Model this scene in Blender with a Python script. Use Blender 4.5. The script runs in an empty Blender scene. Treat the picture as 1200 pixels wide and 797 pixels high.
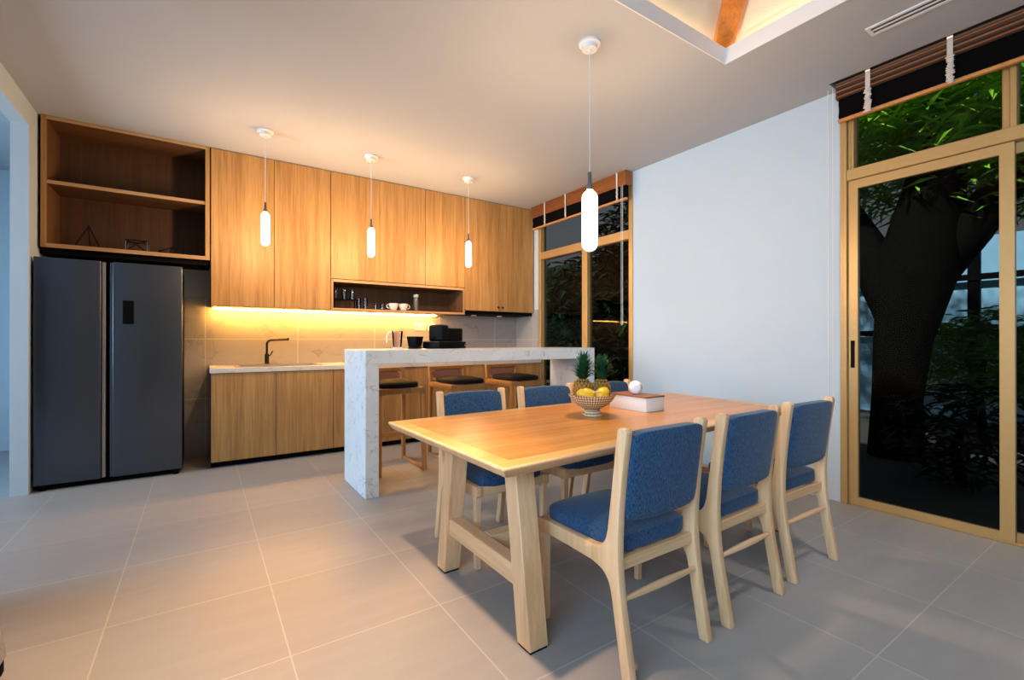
import bpy, bmesh, math, random
from mathutils import Vector, Matrix
PI = math.pi
random.seed(7)
SC = bpy.context.scene
COL = SC.collection

# ------------------------------------------------------------------ helpers: objects
def tag(o, label=None, cat=None, group=None, kind=None):
    if label: o['label'] = label
    if cat: o['category'] = cat
    if group: o['group'] = group
    if kind: o['kind'] = kind
    return o

def thing(name, label, cat, loc=(0, 0, 0), rz=0.0, group=None):
    o = bpy.data.objects.new(name, None)
    o.empty_display_size = 0.1
    COL.objects.link(o)
    o.location = loc
    o.rotation_euler = (0, 0, rz)
    return tag(o, label, cat, group)

def obj(name, bm, m, parent=None, smooth=35, loc=None):
    bmesh.ops.recalc_face_normals(bm, faces=bm.faces[:])
    me = bpy.data.meshes.new(name)
    bm.to_mesh(me)
    bm.free()
    ms = m if isinstance(m, (list, tuple)) else [m]
    for k in ms: me.materials.append(k)
    if smooth:
        me.polygons.foreach_set('use_smooth', [True] * len(me.polygons))
        me.set_sharp_from_angle(angle=math.radians(smooth))
    o = bpy.data.objects.new(name, me)
    COL.objects.link(o)
    if parent: o.parent = parent
    if loc: o.location = loc
    return o

def struct(name, bm, m, parent=None, smooth=35, label=None):
    o = obj(name, bm, m, parent, smooth)
    if parent is None: o['kind'] = 'structure'
    if label: o['label'] = label
    return o

def dup(root, loc, rz=None, label=None):
    r = root.copy(); COL.objects.link(r)
    r.location = loc
    if rz is not None: r.rotation_euler = (0, 0, rz)
    if label: r['label'] = label
    for ch in list(root.children):
        c = ch.copy(); COL.objects.link(c); c.parent = r
        for g in list(ch.children):
            d = g.copy(); COL.objects.link(d); d.parent = c
    return r

# ------------------------------------------------------------------ helpers: shapes
def B(): return bmesh.new()

def box(bm, x0, x1, y0, y1, z0, z1):
    if x0 > x1: x0, x1 = x1, x0
    if y0 > y1: y0, y1 = y1, y0
    v = [bm.verts.new(p) for p in ((x0,y0,z0),(x1,y0,z0),(x1,y1,z0),(x0,y1,z0),(x0,y0,z1),(x1,y0,z1),(x1,y1,z1),(x0,y1,z1))]
    for f in ((0,3,2,1),(4,5,6,7),(0,1,5,4),(1,2,6,5),(2,3,7,6),(3,0,4,7)):
        bm.faces.new([v[i] for i in f])
    return bm

def hexa(bm, bot, top):
    v = [bm.verts.new(p) for p in list(bot) + list(top)]
    for f in ((0,3,2,1),(4,5,6,7),(0,1,5,4),(1,2,6,5),(2,3,7,6),(3,0,4,7)):
        bm.faces.new([v[i] for i in f])
    return bm

def bevel(bm, w, seg=2, ang=30):
    bm.normal_update()
    bmesh.ops.recalc_face_normals(bm, faces=bm.faces[:])
    es = [e for e in bm.edges if len(e.link_faces) == 2 and e.calc_face_angle(0) > math.radians(ang)]
    if es: bmesh.ops.bevel(bm, geom=es, offset=w, segments=seg, profile=0.5, affect='EDGES', clamp_overlap=True)
    return bm

def bbox(x0, x1, y0, y1, z0, z1, w=0.004, seg=2):
    return bevel(box(B(), x0, x1, y0, y1, z0, z1), w, seg)

def prism(bm, pts, axis, a0, a1):
    """2-D outline extruded along axis; for 'x' pts are (y,z), 'y' (x,z), 'z' (x,y)."""
    def P(p, a):
        return {'x': (a, p[0], p[1]), 'y': (p[0], a, p[1]), 'z': (p[0], p[1], a)}[axis]
    lo = [bm.verts.new(P(p, a0)) for p in pts]
    hi = [bm.verts.new(P(p, a1)) for p in pts]
    n = len(pts)
    bm.faces.new(lo[::-1]); bm.faces.new(hi)
    for i in range(n):
        j = (i + 1) % n
        bm.faces.new((lo[i], lo[j], hi[j], hi[i]))
    return bm

def lathe(bm, prof, seg=24, c=(0, 0, 0), cap=True):
    rings = []
    for r, z in prof:
        if r < 1e-6:
            rings.append([bm.verts.new((c[0], c[1], c[2] + z))])
        else:
            rings.append([bm.verts.new((c[0] + r*math.cos(2*PI*k/seg), c[1] + r*math.sin(2*PI*k/seg), c[2] + z)) for k in range(seg)])
    for a, b in zip(rings, rings[1:]):
        if len(a) == 1 and len(b) == 1: continue
        for k in range(seg):
            j = (k + 1) % seg
            if len(a) == 1: bm.faces.new((a[0], b[j], b[k]))
            elif len(b) == 1: bm.faces.new((a[k], a[j], b[0]))
            else: bm.faces.new((a[k], a[j], b[j], b[k]))
    if cap:
        if len(rings[0]) > 1: bm.faces.new(rings[0][::-1])
        if len(rings[-1]) > 1: bm.faces.new(rings[-1])
    return bm

def tube(bm, pts, r, seg=8, rs=None, closed=False):
    pts = [Vector(p) for p in pts]
    n = len(pts)
    rings = []
    prevu = None
    for i, p in enumerate(pts):
        if closed:
            t = pts[(i + 1) % n] - pts[i - 1]
        else:
            t = pts[min(i + 1, n - 1)] - pts[max(i - 1, 0)]
        t.normalize()
        u = prevu - t * prevu.dot(t) if prevu is not None else (Vector((0, 0, 1)).cross(t) if abs(t.z) < 0.9 else Vector((1, 0, 0)).cross(t))
        if u.length < 1e-6: u = Vector((0, 1, 0)).cross(t)
        u.normalize(); prevu = u
        w = t.cross(u)
        rr = rs[i] if rs else r
        rings.append([bm.verts.new(p + (u*math.cos(2*PI*k/seg) + w*math.sin(2*PI*k/seg)) * rr) for k in range(seg)])
    m = n if closed else n - 1
    for i in range(m):
        a, b = rings[i], rings[(i + 1) % n]
        for k in range(seg):
            j = (k + 1) % seg
            bm.faces.new((a[k], a[j], b[j], b[k]))
    if not closed:
        bm.faces.new(rings[0][::-1]); bm.faces.new(rings[-1])
    return bm

def roundbox(bm, c, s, p=5.0, n=8, crown=0.0, cexp=1.0):
    """rounded cushion: half sizes s around centre c, superellipsoid power p, domed by crown on top"""
    t = bmesh.new()
    bmesh.ops.create_cube(t, size=2.0)
    bmesh.ops.subdivide_edges(t, edges=t.edges[:], cuts=n, use_grid_fill=True)
    mp = {}
    for v in t.verts:
        q = v.co
        m = max(abs(q.x), abs(q.y), abs(q.z))
        nn = (abs(q.x)**p + abs(q.y)**p + abs(q.z)**p) ** (1.0/p)
        w = q * (m / nn)
        z = w.z * s[2]
        if w.z > -0.5: z += crown * (1 - min(1, abs(w.x))**2) * (1 - min(1, abs(w.y))**2) * (w.z * 0.5 + 0.5)
        mp[v] = bm.verts.new((c[0] + w.x*s[0], c[1] + w.y*s[1], c[2] + z))
    for f in t.faces: bm.faces.new([mp[v] for v in f.verts])
    t.free()
    return bm

def arc(cx, cy, r, a0, a1, n):
    return [(cx + r*math.cos(math.radians(a0 + (a1-a0)*k/n)), cy + r*math.sin(math.radians(a0 + (a1-a0)*k/n))) for k in range(n + 1)]

# ------------------------------------------------------------------ helpers: materials
def newmat(name):
    m = bpy.data.materials.new(name)
    m.use_nodes = True
    nt = m.node_tree
    return m, nt, nt.nodes['Principled BSDF'], nt.nodes['Material Output']

def N(nt, typ, **kw):
    n = nt.nodes.new(typ)
    for k, v in kw.items():
        if k.startswith('i_'): n.inputs[k[2:].replace('_', ' ')].default_value = v
        else: setattr(n, k, v)
    return n

def plain(name, col, rough=0.5, metal=0.0, spec=0.5, noise=0.0, nscale=40.0, bump=0.0):
    m, nt, b, out = newmat(name)
    b.inputs['Base Color'].default_value = (*col, 1)
    b.inputs['Roughness'].default_value = rough
    b.inputs['Metallic'].default_value = metal
    b.inputs['Specular IOR Level'].default_value = spec
    if noise or bump:
        tc = N(nt, 'ShaderNodeTexCoord'); nz = N(nt, 'ShaderNodeTexNoise', i_Scale=nscale, i_Detail=3.0)
        nt.links.new(tc.outputs['Object'], nz.inputs['Vector'])
        if noise:
            mx = N(nt, 'ShaderNodeMix', data_type='RGBA')
            mx.inputs['A'].default_value = (*[c*(1-noise) for c in col], 1)
            mx.inputs['B'].default_value = (*[min(1, c*(1+noise)) for c in col], 1)
            nt.links.new(nz.outputs['Fac'], mx.inputs['Factor']); nt.links.new(mx.outputs['Result'], b.inputs['Base Color'])
        if bump:
            bp = N(nt, 'ShaderNodeBump', i_Strength=bump, i_Distance=0.002)
            nt.links.new(nz.outputs['Fac'], bp.inputs['Height']); nt.links.new(bp.outputs['Normal'], b.inputs['Normal'])
    return m

def wood(name, c1, c2, axis='z', rough=0.45, fine=70.0, stretch=0.035, coat=0.0):
    m, nt, b, out = newmat(name)
    tc = N(nt, 'ShaderNodeTexCoord'); oi = N(nt, 'ShaderNodeObjectInfo')
    va = N(nt, 'ShaderNodeVectorMath', operation='ADD')
    vs = N(nt, 'ShaderNodeVectorMath', operation='SCALE'); vs.inputs['Scale'].default_value = 17.0
    cv = N(nt, 'ShaderNodeCombineXYZ')
    for k in 'XYZ': nt.links.new(oi.outputs['Random'], cv.inputs[k])
    nt.links.new(cv.outputs[0], vs.inputs[0])
    nt.links.new(tc.outputs['Object'], va.inputs[0]); nt.links.new(vs.outputs[0], va.inputs[1])
    mp = N(nt, 'ShaderNodeMapping')
    s = [1.0, 1.0, 1.0]; s['xyz'.index(axis)] = stretch
    mp.inputs['Scale'].default_value = s
    nt.links.new(va.outputs[0], mp.inputs['Vector'])
    n1 = N(nt, 'ShaderNodeTexNoise', i_Scale=fine, i_Detail=4.0, i_Roughness=0.6)
    n2 = N(nt, 'ShaderNodeTexNoise', i_Scale=fine*0.16, i_Detail=3.0, i_Roughness=0.5)
    n2.inputs['Distortion'].default_value = 0.6
    for n in (n1, n2): nt.links.new(mp.outputs[0], n.inputs['Vector'])
    ad = N(nt, 'ShaderNodeMath', operation='ADD'); mu = N(nt, 'ShaderNodeMath', operation='MULTIPLY'); mu.inputs[1].default_value = 0.5
    nt.links.new(n1.outputs['Fac'], ad.inputs[0]); nt.links.new(n2.outputs['Fac'], ad.inputs[1]); nt.links.new(ad.outputs[0], mu.inputs[0])
    cr = N(nt, 'ShaderNodeValToRGB')
    cr.color_ramp.elements[0].position = 0.36; cr.color_ramp.elements[0].color = (*c1, 1)
    cr.color_ramp.elements[1].position = 0.62; cr.color_ramp.elements[1].color = (*c2, 1)
    nt.links.new(mu.outputs[0], cr.inputs['Fac']); nt.links.new(cr.outputs['Color'], b.inputs['Base Color'])
    b.inputs['Roughness'].default_value = rough
    b.inputs['Coat Weight'].default_value = coat
    b.inputs['Coat Roughness'].default_value = 0.25
    bp = N(nt, 'ShaderNodeBump', i_Strength=0.12, i_Distance=0.001)
    nt.links.new(n1.outputs['Fac'], bp.inputs['Height']); nt.links.new(bp.outputs['Normal'], b.inputs['Normal'])
    return m

def marble(name, base, vein, scale=2.2, width=0.03, strength=0.6, rough=0.25, grid=None, blotch=0.12, bx='X'):
    m, nt, b, out = newmat(name)
    tc = N(nt, 'ShaderNodeTexCoord')
    n0 = N(nt, 'ShaderNodeTexNoise', i_Scale=scale, i_Detail=6.0, i_Roughness=0.6); n0.inputs['Distortion'].default_value = 0.9
    nt.links.new(tc.outputs['Object'], n0.inputs['Vector'])
    s = N(nt, 'ShaderNodeMath', operation='SUBTRACT'); s.inputs[1].default_value = 0.5
    a = N(nt, 'ShaderNodeMath', operation='ABSOLUTE')
    nt.links.new(n0.outputs['Fac'], s.inputs[0]); nt.links.new(s.outputs[0], a.inputs[0])
    mr = N(nt, 'ShaderNodeMapRange'); mr.inputs['From Min'].default_value = 0.0; mr.inputs['From Max'].default_value = width
    mr.inputs['To Min'].default_value = 1.0; mr.inputs['To Max'].default_value = 0.0
    nt.links.new(a.outputs[0], mr.inputs['Value'])
    nb = N(nt, 'ShaderNodeTexNoise', i_Scale=scale*1.7, i_Detail=2.0)
    nt.links.new(tc.outputs['Object'], nb.inputs['Vector'])
    gate = N(nt, 'ShaderNodeMapRange'); gate.inputs['From Min'].default_value = 0.45; gate.inputs['From Max'].default_value = 0.62
    nt.links.new(nb.outputs['Fac'], gate.inputs['Value'])
    mm = N(nt, 'ShaderNodeMath', operation='MULTIPLY'); nt.links.new(mr.outputs[0], mm.inputs[0]); nt.links.new(gate.outputs[0], mm.inputs[1])
    m2 = N(nt, 'ShaderNodeMath', operation='MULTIPLY'); m2.inputs[1].default_value = strength; nt.links.new(mm.outputs[0], m2.inputs[0])
    bl = N(nt, 'ShaderNodeMix', data_type='RGBA')
    bl.inputs['A'].default_value = (*[c*(1-blotch) for c in base], 1); bl.inputs['B'].default_value = (*[min(1, c*(1+blotch)) for c in base], 1)
    nt.links.new(n0.outputs['Fac'], bl.inputs['Factor'])
    mx = N(nt, 'ShaderNodeMix', data_type='RGBA'); mx.inputs['B'].default_value = (*vein, 1)
    nt.links.new(bl.outputs['Result'], mx.inputs['A']); nt.links.new(m2.outputs[0], mx.inputs['Factor'])
    last = mx.outputs['Result']
    if grid:
        w, h, ox, oz, gc = grid
        sp = N(nt, 'ShaderNodeSeparateXYZ'); nt.links.new(tc.outputs['Object'], sp.inputs[0])
        cb = N(nt, 'ShaderNodeCombineXYZ')
        nt.links.new(sp.outputs[bx], cb.inputs['X']); nt.links.new(sp.outputs['Z'], cb.inputs['Y'])
        mp = N(nt, 'ShaderNodeMapping'); mp.inputs['Location'].default_value = (-ox, -oz, 0)
        nt.links.new(cb.outputs[0], mp.inputs['Vector'])
        br = N(nt, 'ShaderNodeTexBrick', offset=0.0, offset_frequency=2, squash=1.0)
        br.inputs['Scale'].default_value = 1.0; br.inputs['Brick Width'].default_value = w; br.inputs['Row Height'].default_value = h
        br.inputs['Mortar Size'].default_value = 0.0045; br.inputs['Mortar Smooth'].default_value = 0.1
        nt.links.new(mp.outputs[0], br.inputs['Vector'])
        mg = N(nt, 'ShaderNodeMix', data_type='RGBA'); mg.inputs['B'].default_value = (*gc, 1)
        nt.links.new(last, mg.inputs['A']); nt.links.new(br.outputs['Fac'], mg.inputs['Factor'])
        last = mg.outputs['Result']
    nt.links.new(last, b.inputs['Base Color'])
    b.inputs['Roughness'].default_value = rough
    return m

def tiles(name, c1, c2, grout, w, ox, oy, rough=0.4):
    m, nt, b, out = newmat(name)
    tc = N(nt, 'ShaderNodeTexCoord')
    mp = N(nt, 'ShaderNodeMapping'); mp.inputs['Location'].default_value = (-ox, -oy, 0)
    nt.links.new(tc.outputs['Object'], mp.inputs['Vector'])
    br = N(nt, 'ShaderNodeTexBrick', offset=0.0, offset_frequency=2, squash=1.0)
    br.inputs['Scale'].default_value = 1.0; br.inputs['Brick Width'].default_value = w; br.inputs['Row Height'].default_value = w*1.006
    br.inputs['Mortar Size'].default_value = 0.0028; br.inputs['Mortar Smooth'].default_value = 0.2
    br.inputs['Color1'].default_value = (*c1, 1); br.inputs['Color2'].default_value = (*c2, 1); br.inputs['Mortar'].default_value = (*grout, 1)
    nt.links.new(mp.outputs[0], br.inputs['Vector'])
    st = N(nt, 'ShaderNodeMapping'); st.inputs['Scale'].default_value = (0.35, 3.0, 1.0)
    nt.links.new(tc.outputs['Object'], st.inputs['Vector'])
    nz = N(nt, 'ShaderNodeTexNoise', i_Scale=4.0, i_Detail=6.0, i_Roughness=0.65)
    nt.links.new(st.outputs[0], nz.inputs['Vector'])
    mr = N(nt, 'ShaderNodeMapRange'); mr.inputs['To Min'].default_value = 0.88; mr.inputs['To Max'].default_value = 1.12
    nt.links.new(nz.outputs['Fac'], mr.inputs['Value'])
    mu = N(nt, 'ShaderNodeVectorMath', operation='SCALE')
    nt.links.new(br.outputs['Color'], mu.inputs[0]); nt.links.new(mr.outputs[0], mu.inputs['Scale'])
    nt.links.new(mu.outputs[0], b.inputs['Base Color'])
    b.inputs['Roughness'].default_value = rough
    b.inputs['Specular IOR Level'].default_value = 0.4
    return m

def fabric(name, c1, c2, scale=260.0):
    m, nt, b, out = newmat(name)
    tc = N(nt, 'ShaderNodeTexCoord')
    mp = N(nt, 'ShaderNodeMapping'); mp.inputs['Scale'].default_value = (1.0, 1.0, 0.3)
    nt.links.new(tc.outputs['Object'], mp.inputs['Vector'])
    nz = N(nt, 'ShaderNodeTexNoise', i_Scale=scale, i_Detail=2.0, i_Roughness=0.7)
    nt.links.new(mp.outputs[0], nz.inputs['Vector'])
    cr = N(nt, 'ShaderNodeValToRGB')
    cr.color_ramp.elements[0].position = 0.35; cr.color_ramp.elements[0].color = (*c1, 1)
    cr.color_ramp.elements[1].position = 0.68; cr.color_ramp.elements[1].color = (*c2, 1)
    nt.links.new(nz.outputs['Fac'], cr.inputs['Fac']); nt.links.new(cr.outputs['Color'], b.inputs['Base Color'])
    b.inputs['Roughness'].default_value = 0.9; b.inputs['Specular IOR Level'].default_value = 0.15
    b.inputs['Sheen Weight'].default_value = 0.15
    bp = N(nt, 'ShaderNodeBump', i_Strength=0.4, i_Distance=0.001)
    nt.links.new(nz.outputs['Fac'], bp.inputs['Height']); nt.links.new(bp.outputs['Normal'], b.inputs['Normal'])
    return m

def emit(name, col, strength):
    m, nt, b, out = newmat(name)
    b.inputs['Base Color'].default_value = (*[min(1.0, c) for c in col], 1)
    b.inputs['Emission Color'].default_value = (*col, 1)
    b.inputs['Emission Strength'].default_value = strength
    return m

def pane(name, tint, ior=1.45, rough=0.0):
    m, nt, b, out = newmat(name)
    nt.nodes.remove(b)
    tr = N(nt, 'ShaderNodeBsdfTransparent'); tr.inputs['Color'].default_value = (*tint, 1)
    gl = N(nt, 'ShaderNodeBsdfGlossy'); gl.inputs['Roughness'].default_value = rough
    fr = N(nt, 'ShaderNodeFresnel'); fr.inputs['IOR'].default_value = ior
    mx = N(nt, 'ShaderNodeMixShader')
    nt.links.new(fr.outputs[0], mx.inputs[0]); nt.links.new(tr.outputs[0], mx.inputs[1]); nt.links.new(gl.outputs[0], mx.inputs[2])
    nt.links.new(mx.outputs[0], out.inputs['Surface'])
    return m

def leafmat(name, c1, c2, scale=3.0, rough=0.6):
    m, nt, b, out = newmat(name)
    b.inputs['Specular IOR Level'].default_value = 0.12
    tc = N(nt, 'ShaderNodeTexCoord')
    nz = N(nt, 'ShaderNodeTexNoise', i_Scale=scale, i_Detail=4.0)
    nt.links.new(tc.outputs['Object'], nz.inputs['Vector'])
    cr = N(nt, 'ShaderNodeValToRGB')
    cr.color_ramp.elements[0].position = 0.35; cr.color_ramp.elements[0].color = (*c1, 1)
    cr.color_ramp.elements[1].position = 0.65; cr.color_ramp.elements[1].color = (*c2, 1)
    nt.links.new(nz.outputs['Fac'], cr.inputs['Fac']); nt.links.new(cr.outputs['Color'], b.inputs['Base Color'])
    b.inputs['Roughness'].default_value = rough
    return m

M = {}
M['wall'] = plain('painted_wall', (0.48, 0.57, 0.635), 0.75, noise=0.02, nscale=6)
M['ceil'] = plain('ceiling_paint', (0.44, 0.46, 0.48), 0.8, noise=0.02, nscale=5)
M['white'] = plain('white_paint', (0.80, 0.80, 0.80), 0.45, noise=0.01)
M['floor'] = tiles('floor_tiles', (0.285, 0.285, 0.288), (0.31, 0.308, 0.308), (0.42, 0.41, 0.40), 0.6025, 0.279, 1.281, 0.42)
M['wood_floor'] = wood('timber_floor', (0.30, 0.13, 0.05), (0.45, 0.22, 0.09), 'y')
M['oak'] = wood('oak_veneer', (0.29, 0.145, 0.044), (0.49, 0.285, 0.098), 'z', 0.5, fine=85)
M['oak_x'] = wood('oak_lipping', (0.36, 0.20, 0.085), (0.52, 0.32, 0.15), 'x', 0.5)
M['oak_in'] = wood('oak_shaded', (0.10, 0.040, 0.012), (0.17, 0.075, 0.026), 'z', 0.55)  # the cabinet oak with the shade of the open recesses put into its colour
M['oak_shade_back'] = wood('oak_shaded_back', (0.050, 0.020, 0.006), (0.095, 0.042, 0.014), 'z', 0.6)  # deepest recess shade, put into the oak of the back panels
M['oak_shade_x'] = wood('oak_shaded_long', (0.10, 0.040, 0.012), (0.17, 0.075, 0.026), 'x', 0.55)  # same shade-darkened oak with the grain running lengthwise
M['ash'] = wood('ash_wood', (0.62, 0.37, 0.18), (0.80, 0.53, 0.31), 'z', 0.45, fine=60)
M['ash_x'] = wood('ash_wood_long', (0.62, 0.37, 0.18), (0.80, 0.53, 0.31), 'x', 0.45, fine=60)
M['ash_y'] = wood('ash_wood_cross', (0.62, 0.37, 0.18), (0.80, 0.53, 0.31), 'y', 0.45, fine=60)
M['ash_lamplit'] = wood('lamplit_ash_border', (0.52, 0.27, 0.065), (0.72, 0.43, 0.13), 'x', 0.38, fine=60, coat=0.2)  # ash with the warm lamp light put into its colour
M['top'] = wood('tabletop_veneer', (0.43, 0.155, 0.022), (0.65, 0.31, 0.06), 'x', 0.34, fine=75, coat=0.25)
M['stool'] = wood('stool_wood', (0.34, 0.14, 0.035), (0.46, 0.21, 0.06), 'z', 0.5)
M['frame'] = plain('bronze_gold_aluminium', (0.50, 0.31, 0.115), 0.42, 0.35, noise=0.05, nscale=30)
M['marble'] = marble('island_marble', (0.60, 0.645, 0.68), (0.16, 0.17, 0.19), 6.0, 0.02, 0.75, 0.3)
M['counter'] = marble('counter_stone', (0.62, 0.60, 0.57), (0.3, 0.28, 0.26), 4.0, 0.02, 0.5, 0.3)
M['splash'] = marble('backsplash_tile', (0.33, 0.32, 0.31), (0.13, 0.12, 0.11), 2.3, 0.025, 0.5, 0.28, (0.86, 0.60, 0.04, 0.588, (0.50, 0.48, 0.45)))
M['splash_y'] = marble('backsplash_tile_side', (0.33, 0.32, 0.31), (0.13, 0.12, 0.11), 2.3, 0.025, 0.5, 0.28, (0.86, 0.60, 0.04, 0.588, (0.50, 0.48, 0.45)), bx='Y')
M['blue'] = fabric('blue_upholstery', (0.006, 0.027, 0.073), (0.038, 0.105, 0.215))
M['grey_fab'] = fabric('grey_upholstery', (0.10, 0.11, 0.12), (0.22, 0.24, 0.26))
M['brown_pad'] = plain('brown_leatherette', (0.40, 0.17, 0.10), 0.5, noise=0.1, nscale=60)
M['black_pad'] = plain('black_leatherette', (0.008, 0.0065, 0.006), 0.75, spec=0.2, bump=0.1, nscale=300)
M['black'] = plain('black_plastic', (0.002, 0.002, 0.0022), 0.55, spec=0.08, noise=0.1)
M['blackmat'] = plain('black_matt', (0.0025, 0.0025, 0.0025), 0.7, spec=0.1, noise=0.1)
M['wire'] = plain('black_wire', (0.006, 0.006, 0.006), 0.4, 0.5, noise=0.1)
M['chrome'] = plain('chrome', (0.75, 0.74, 0.72), 0.12, 1.0, noise=0.02)
M['gunmetal'] = plain('dark_chrome', (0.05, 0.045, 0.042), 0.25, 1.0, noise=0.05)
M['steelsink'] = plain('brushed_sink_steel', (0.65, 0.62, 0.57), 0.3, 1.0, noise=0.05)
M['pewter'] = plain('grey_metal', (0.13, 0.13, 0.135), 0.45, 0.4, noise=0.05)
M['porcelain'] = plain('white_porcelain', (0.8, 0.8, 0.78), 0.25, noise=0.01)
M['milk'] = plain('white_plastic', (0.75, 0.73, 0.70), 0.35, noise=0.02)
M['glass'] = pane('window_glass', (0.50, 0.55, 0.56), 1.16)
M['clear'] = pane('drinking_glass', (0.92, 0.92, 0.92), 1.7)
M['jug'] = pane('smoky_jug', (0.92, 0.84, 0.80), 1.5)
M['bamboo'] = wood('bamboo_slats', (0.20, 0.060, 0.014), (0.36, 0.125, 0.03), 'y', 0.55)
M['bamboo_shade'] = wood('shaded_bamboo_slats', (0.028, 0.012, 0.005), (0.055, 0.024, 0.010), 'y', 0.7)  # same bamboo, its colour darkened for the dim light on the door blind
M['shade'] = plain('dark_shade_cloth', (0.0035, 0.003, 0.003), 0.95, spec=0.05, noise=0.3, nscale=90)
M['rail'] = plain('blind_bottom_rail', (0.55, 0.24, 0.07), 0.5, noise=0.15, nscale=25)
M['cord'] = plain('pale_cord', (0.62, 0.54, 0.47), 0.8, noise=0.15, nscale=120)
M['whitecord'] = plain('white_cord', (0.75, 0.76, 0.78), 0.6, noise=0.02)
M['beam'] = wood('orange_timber', (0.52, 0.16, 0.025), (0.72, 0.27, 0.05), 'z', 0.4)
M['boards'] = plain('cream_lining_boards', (0.80, 0.72, 0.58), 0.6, noise=0.04, nscale=8)
M['box_white'] = plain('white_lacquer', (0.78, 0.77, 0.74), 0.35, noise=0.01)
M['walnut'] = wood('walnut_lid', (0.18, 0.06, 0.02), (0.30, 0.11, 0.04), 'y', 0.45)
M['tissue'] = plain('white_tissue', (0.86, 0.86, 0.86), 0.9, noise=0.03)
M['mango'] = plain('ripe_mango_skin', (0.88, 0.48, 0.012), 0.4, noise=0.18, nscale=14)
M['pine'] = plain('pineapple_scale', (0.42, 0.21, 0.035), 0.55, noise=0.35, nscale=60)
M['pinegap'] = plain('pineapple_gap', (0.05, 0.024, 0.006), 0.7, noise=0.2)
M['crown'] = leafmat('pineapple_leaf', (0.006, 0.035, 0.012), (0.025, 0.10, 0.035), 14)
M['leaf'] = leafmat('bamboo_leaf', (0.06, 0.19, 0.012), (0.30, 0.52, 0.035), 2.2)
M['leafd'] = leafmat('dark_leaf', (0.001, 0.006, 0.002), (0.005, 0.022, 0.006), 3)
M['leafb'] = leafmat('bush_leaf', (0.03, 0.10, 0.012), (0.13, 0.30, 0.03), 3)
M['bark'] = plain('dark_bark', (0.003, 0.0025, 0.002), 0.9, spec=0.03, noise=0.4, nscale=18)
M['earth'] = plain('garden_soil', (0.03, 0.027, 0.02), 0.9, noise=0.4, nscale=4)
M['gwall'] = plain('garden_render', (0.22, 0.42, 0.62), 0.8, noise=0.12, nscale=3)
M['petal'] = plain('white_petal', (0.85, 0.85, 0.84), 0.6, noise=0.02)

def steel():
    m, nt, b, out = newmat('brushed_steel_door')
    tc = N(nt, 'ShaderNodeTexCoord'); mp = N(nt, 'ShaderNodeMapping'); mp.inputs['Scale'].default_value = (1.5, 1.5, 160)
    nz = N(nt, 'ShaderNodeTexNoise', i_Scale=3.0, i_Detail=2.0)
    nt.links.new(tc.outputs['Object'], mp.inputs['Vector']); nt.links.new(mp.outputs[0], nz.inputs['Vector'])
    mr = N(nt, 'ShaderNodeMapRange'); mr.inputs['To Min'].default_value = 0.30; mr.inputs['To Max'].default_value = 0.40
    nt.links.new(nz.outputs['Fac'], mr.inputs['Value']); nt.links.new(mr.outputs[0], b.inputs['Roughness'])
    b.inputs['Base Color'].default_value = (0.10, 0.12, 0.15, 1)
    b.inputs['Metallic'].default_value = 0.9
    return m
M['steel'] = steel()

def weave():
    m, nt, b, out = newmat('woven_rattan')
    tc = N(nt, 'ShaderNodeTexCoord'); sp = N(nt, 'ShaderNodeSeparateXYZ'); nt.links.new(tc.outputs['Object'], sp.inputs[0])
    at = N(nt, 'ShaderNodeMath', operation='ARCTAN2'); nt.links.new(sp.outputs['Y'], at.inputs[0]); nt.links.new(sp.outputs['X'], at.inputs[1])
    cb = N(nt, 'ShaderNodeCombineXYZ')
    m1 = N(nt, 'ShaderNodeMath', operation='MULTIPLY'); m1.inputs[1].default_value = 0.12
    nt.links.new(at.outputs[0], m1.inputs[0]); nt.links.new(m1.outputs[0], cb.inputs['X']); nt.links.new(sp.outputs['Z'], cb.inputs['Y'])
    mp = N(nt, 'ShaderNodeMapping'); mp.inputs['Rotation'].default_value = (0, 0, 0.78)
    nt.links.new(cb.outputs[0], mp.inputs['Vector'])
    ck = N(nt, 'ShaderNodeTexChecker', i_Scale=95.0)
    ck.inputs['Color1'].default_value = (0.78, 0.57, 0.34, 1); ck.inputs['Color2'].default_value = (0.16, 0.085, 0.04, 1)
    nt.links.new(mp.outputs[0], ck.inputs['Vector']); nt.links.new(ck.outputs['Color'], b.inputs['Base Color'])
    b.inputs['Roughness'].default_value = 0.6
    return m
M['weave'] = weave()

WARM = (1.0, 0.66, 0.36)
def opal():
    m, nt, b, out = newmat('glowing_opal_glass')
    nt.nodes.remove(b)
    e = N(nt, 'ShaderNodeEmission'); e.inputs['Color'].default_value = (1.0, 0.93, 0.84, 1); e.inputs['Strength'].default_value = 3.2
    tr = N(nt, 'ShaderNodeBsdfTransparent')
    mx = N(nt, 'ShaderNodeMixShader'); mx.inputs[0].default_value = 0.6
    nt.links.new(tr.outputs[0], mx.inputs[1]); nt.links.new(e.outputs[0], mx.inputs[2])
    nt.links.new(mx.outputs[0], out.inputs['Surface'])
    return m
M['lamp'] = opal()
M['led'] = emit('led_strip_amber', (1.0, 0.46, 0.08), 260.0)
M['cove'] = emit('led_strip_warm', (1.0, 0.72, 0.42), 10.0)
M['spotlens'] = plain('spot_lens', (0.8, 0.85, 0.9), 0.2, noise=0.01)

# ------------------------------------------------------------------ dimensions (metres)
CAM_H = 1.17
XR = 3.86; YB = 5.635; XL = -1.086; ZC = 2.99
YU = 5.188      # front of wall cupboards
YL = 5.031      # front of base cupboards
YJ = 4.974      # jamb of the opening in the left wall

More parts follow.
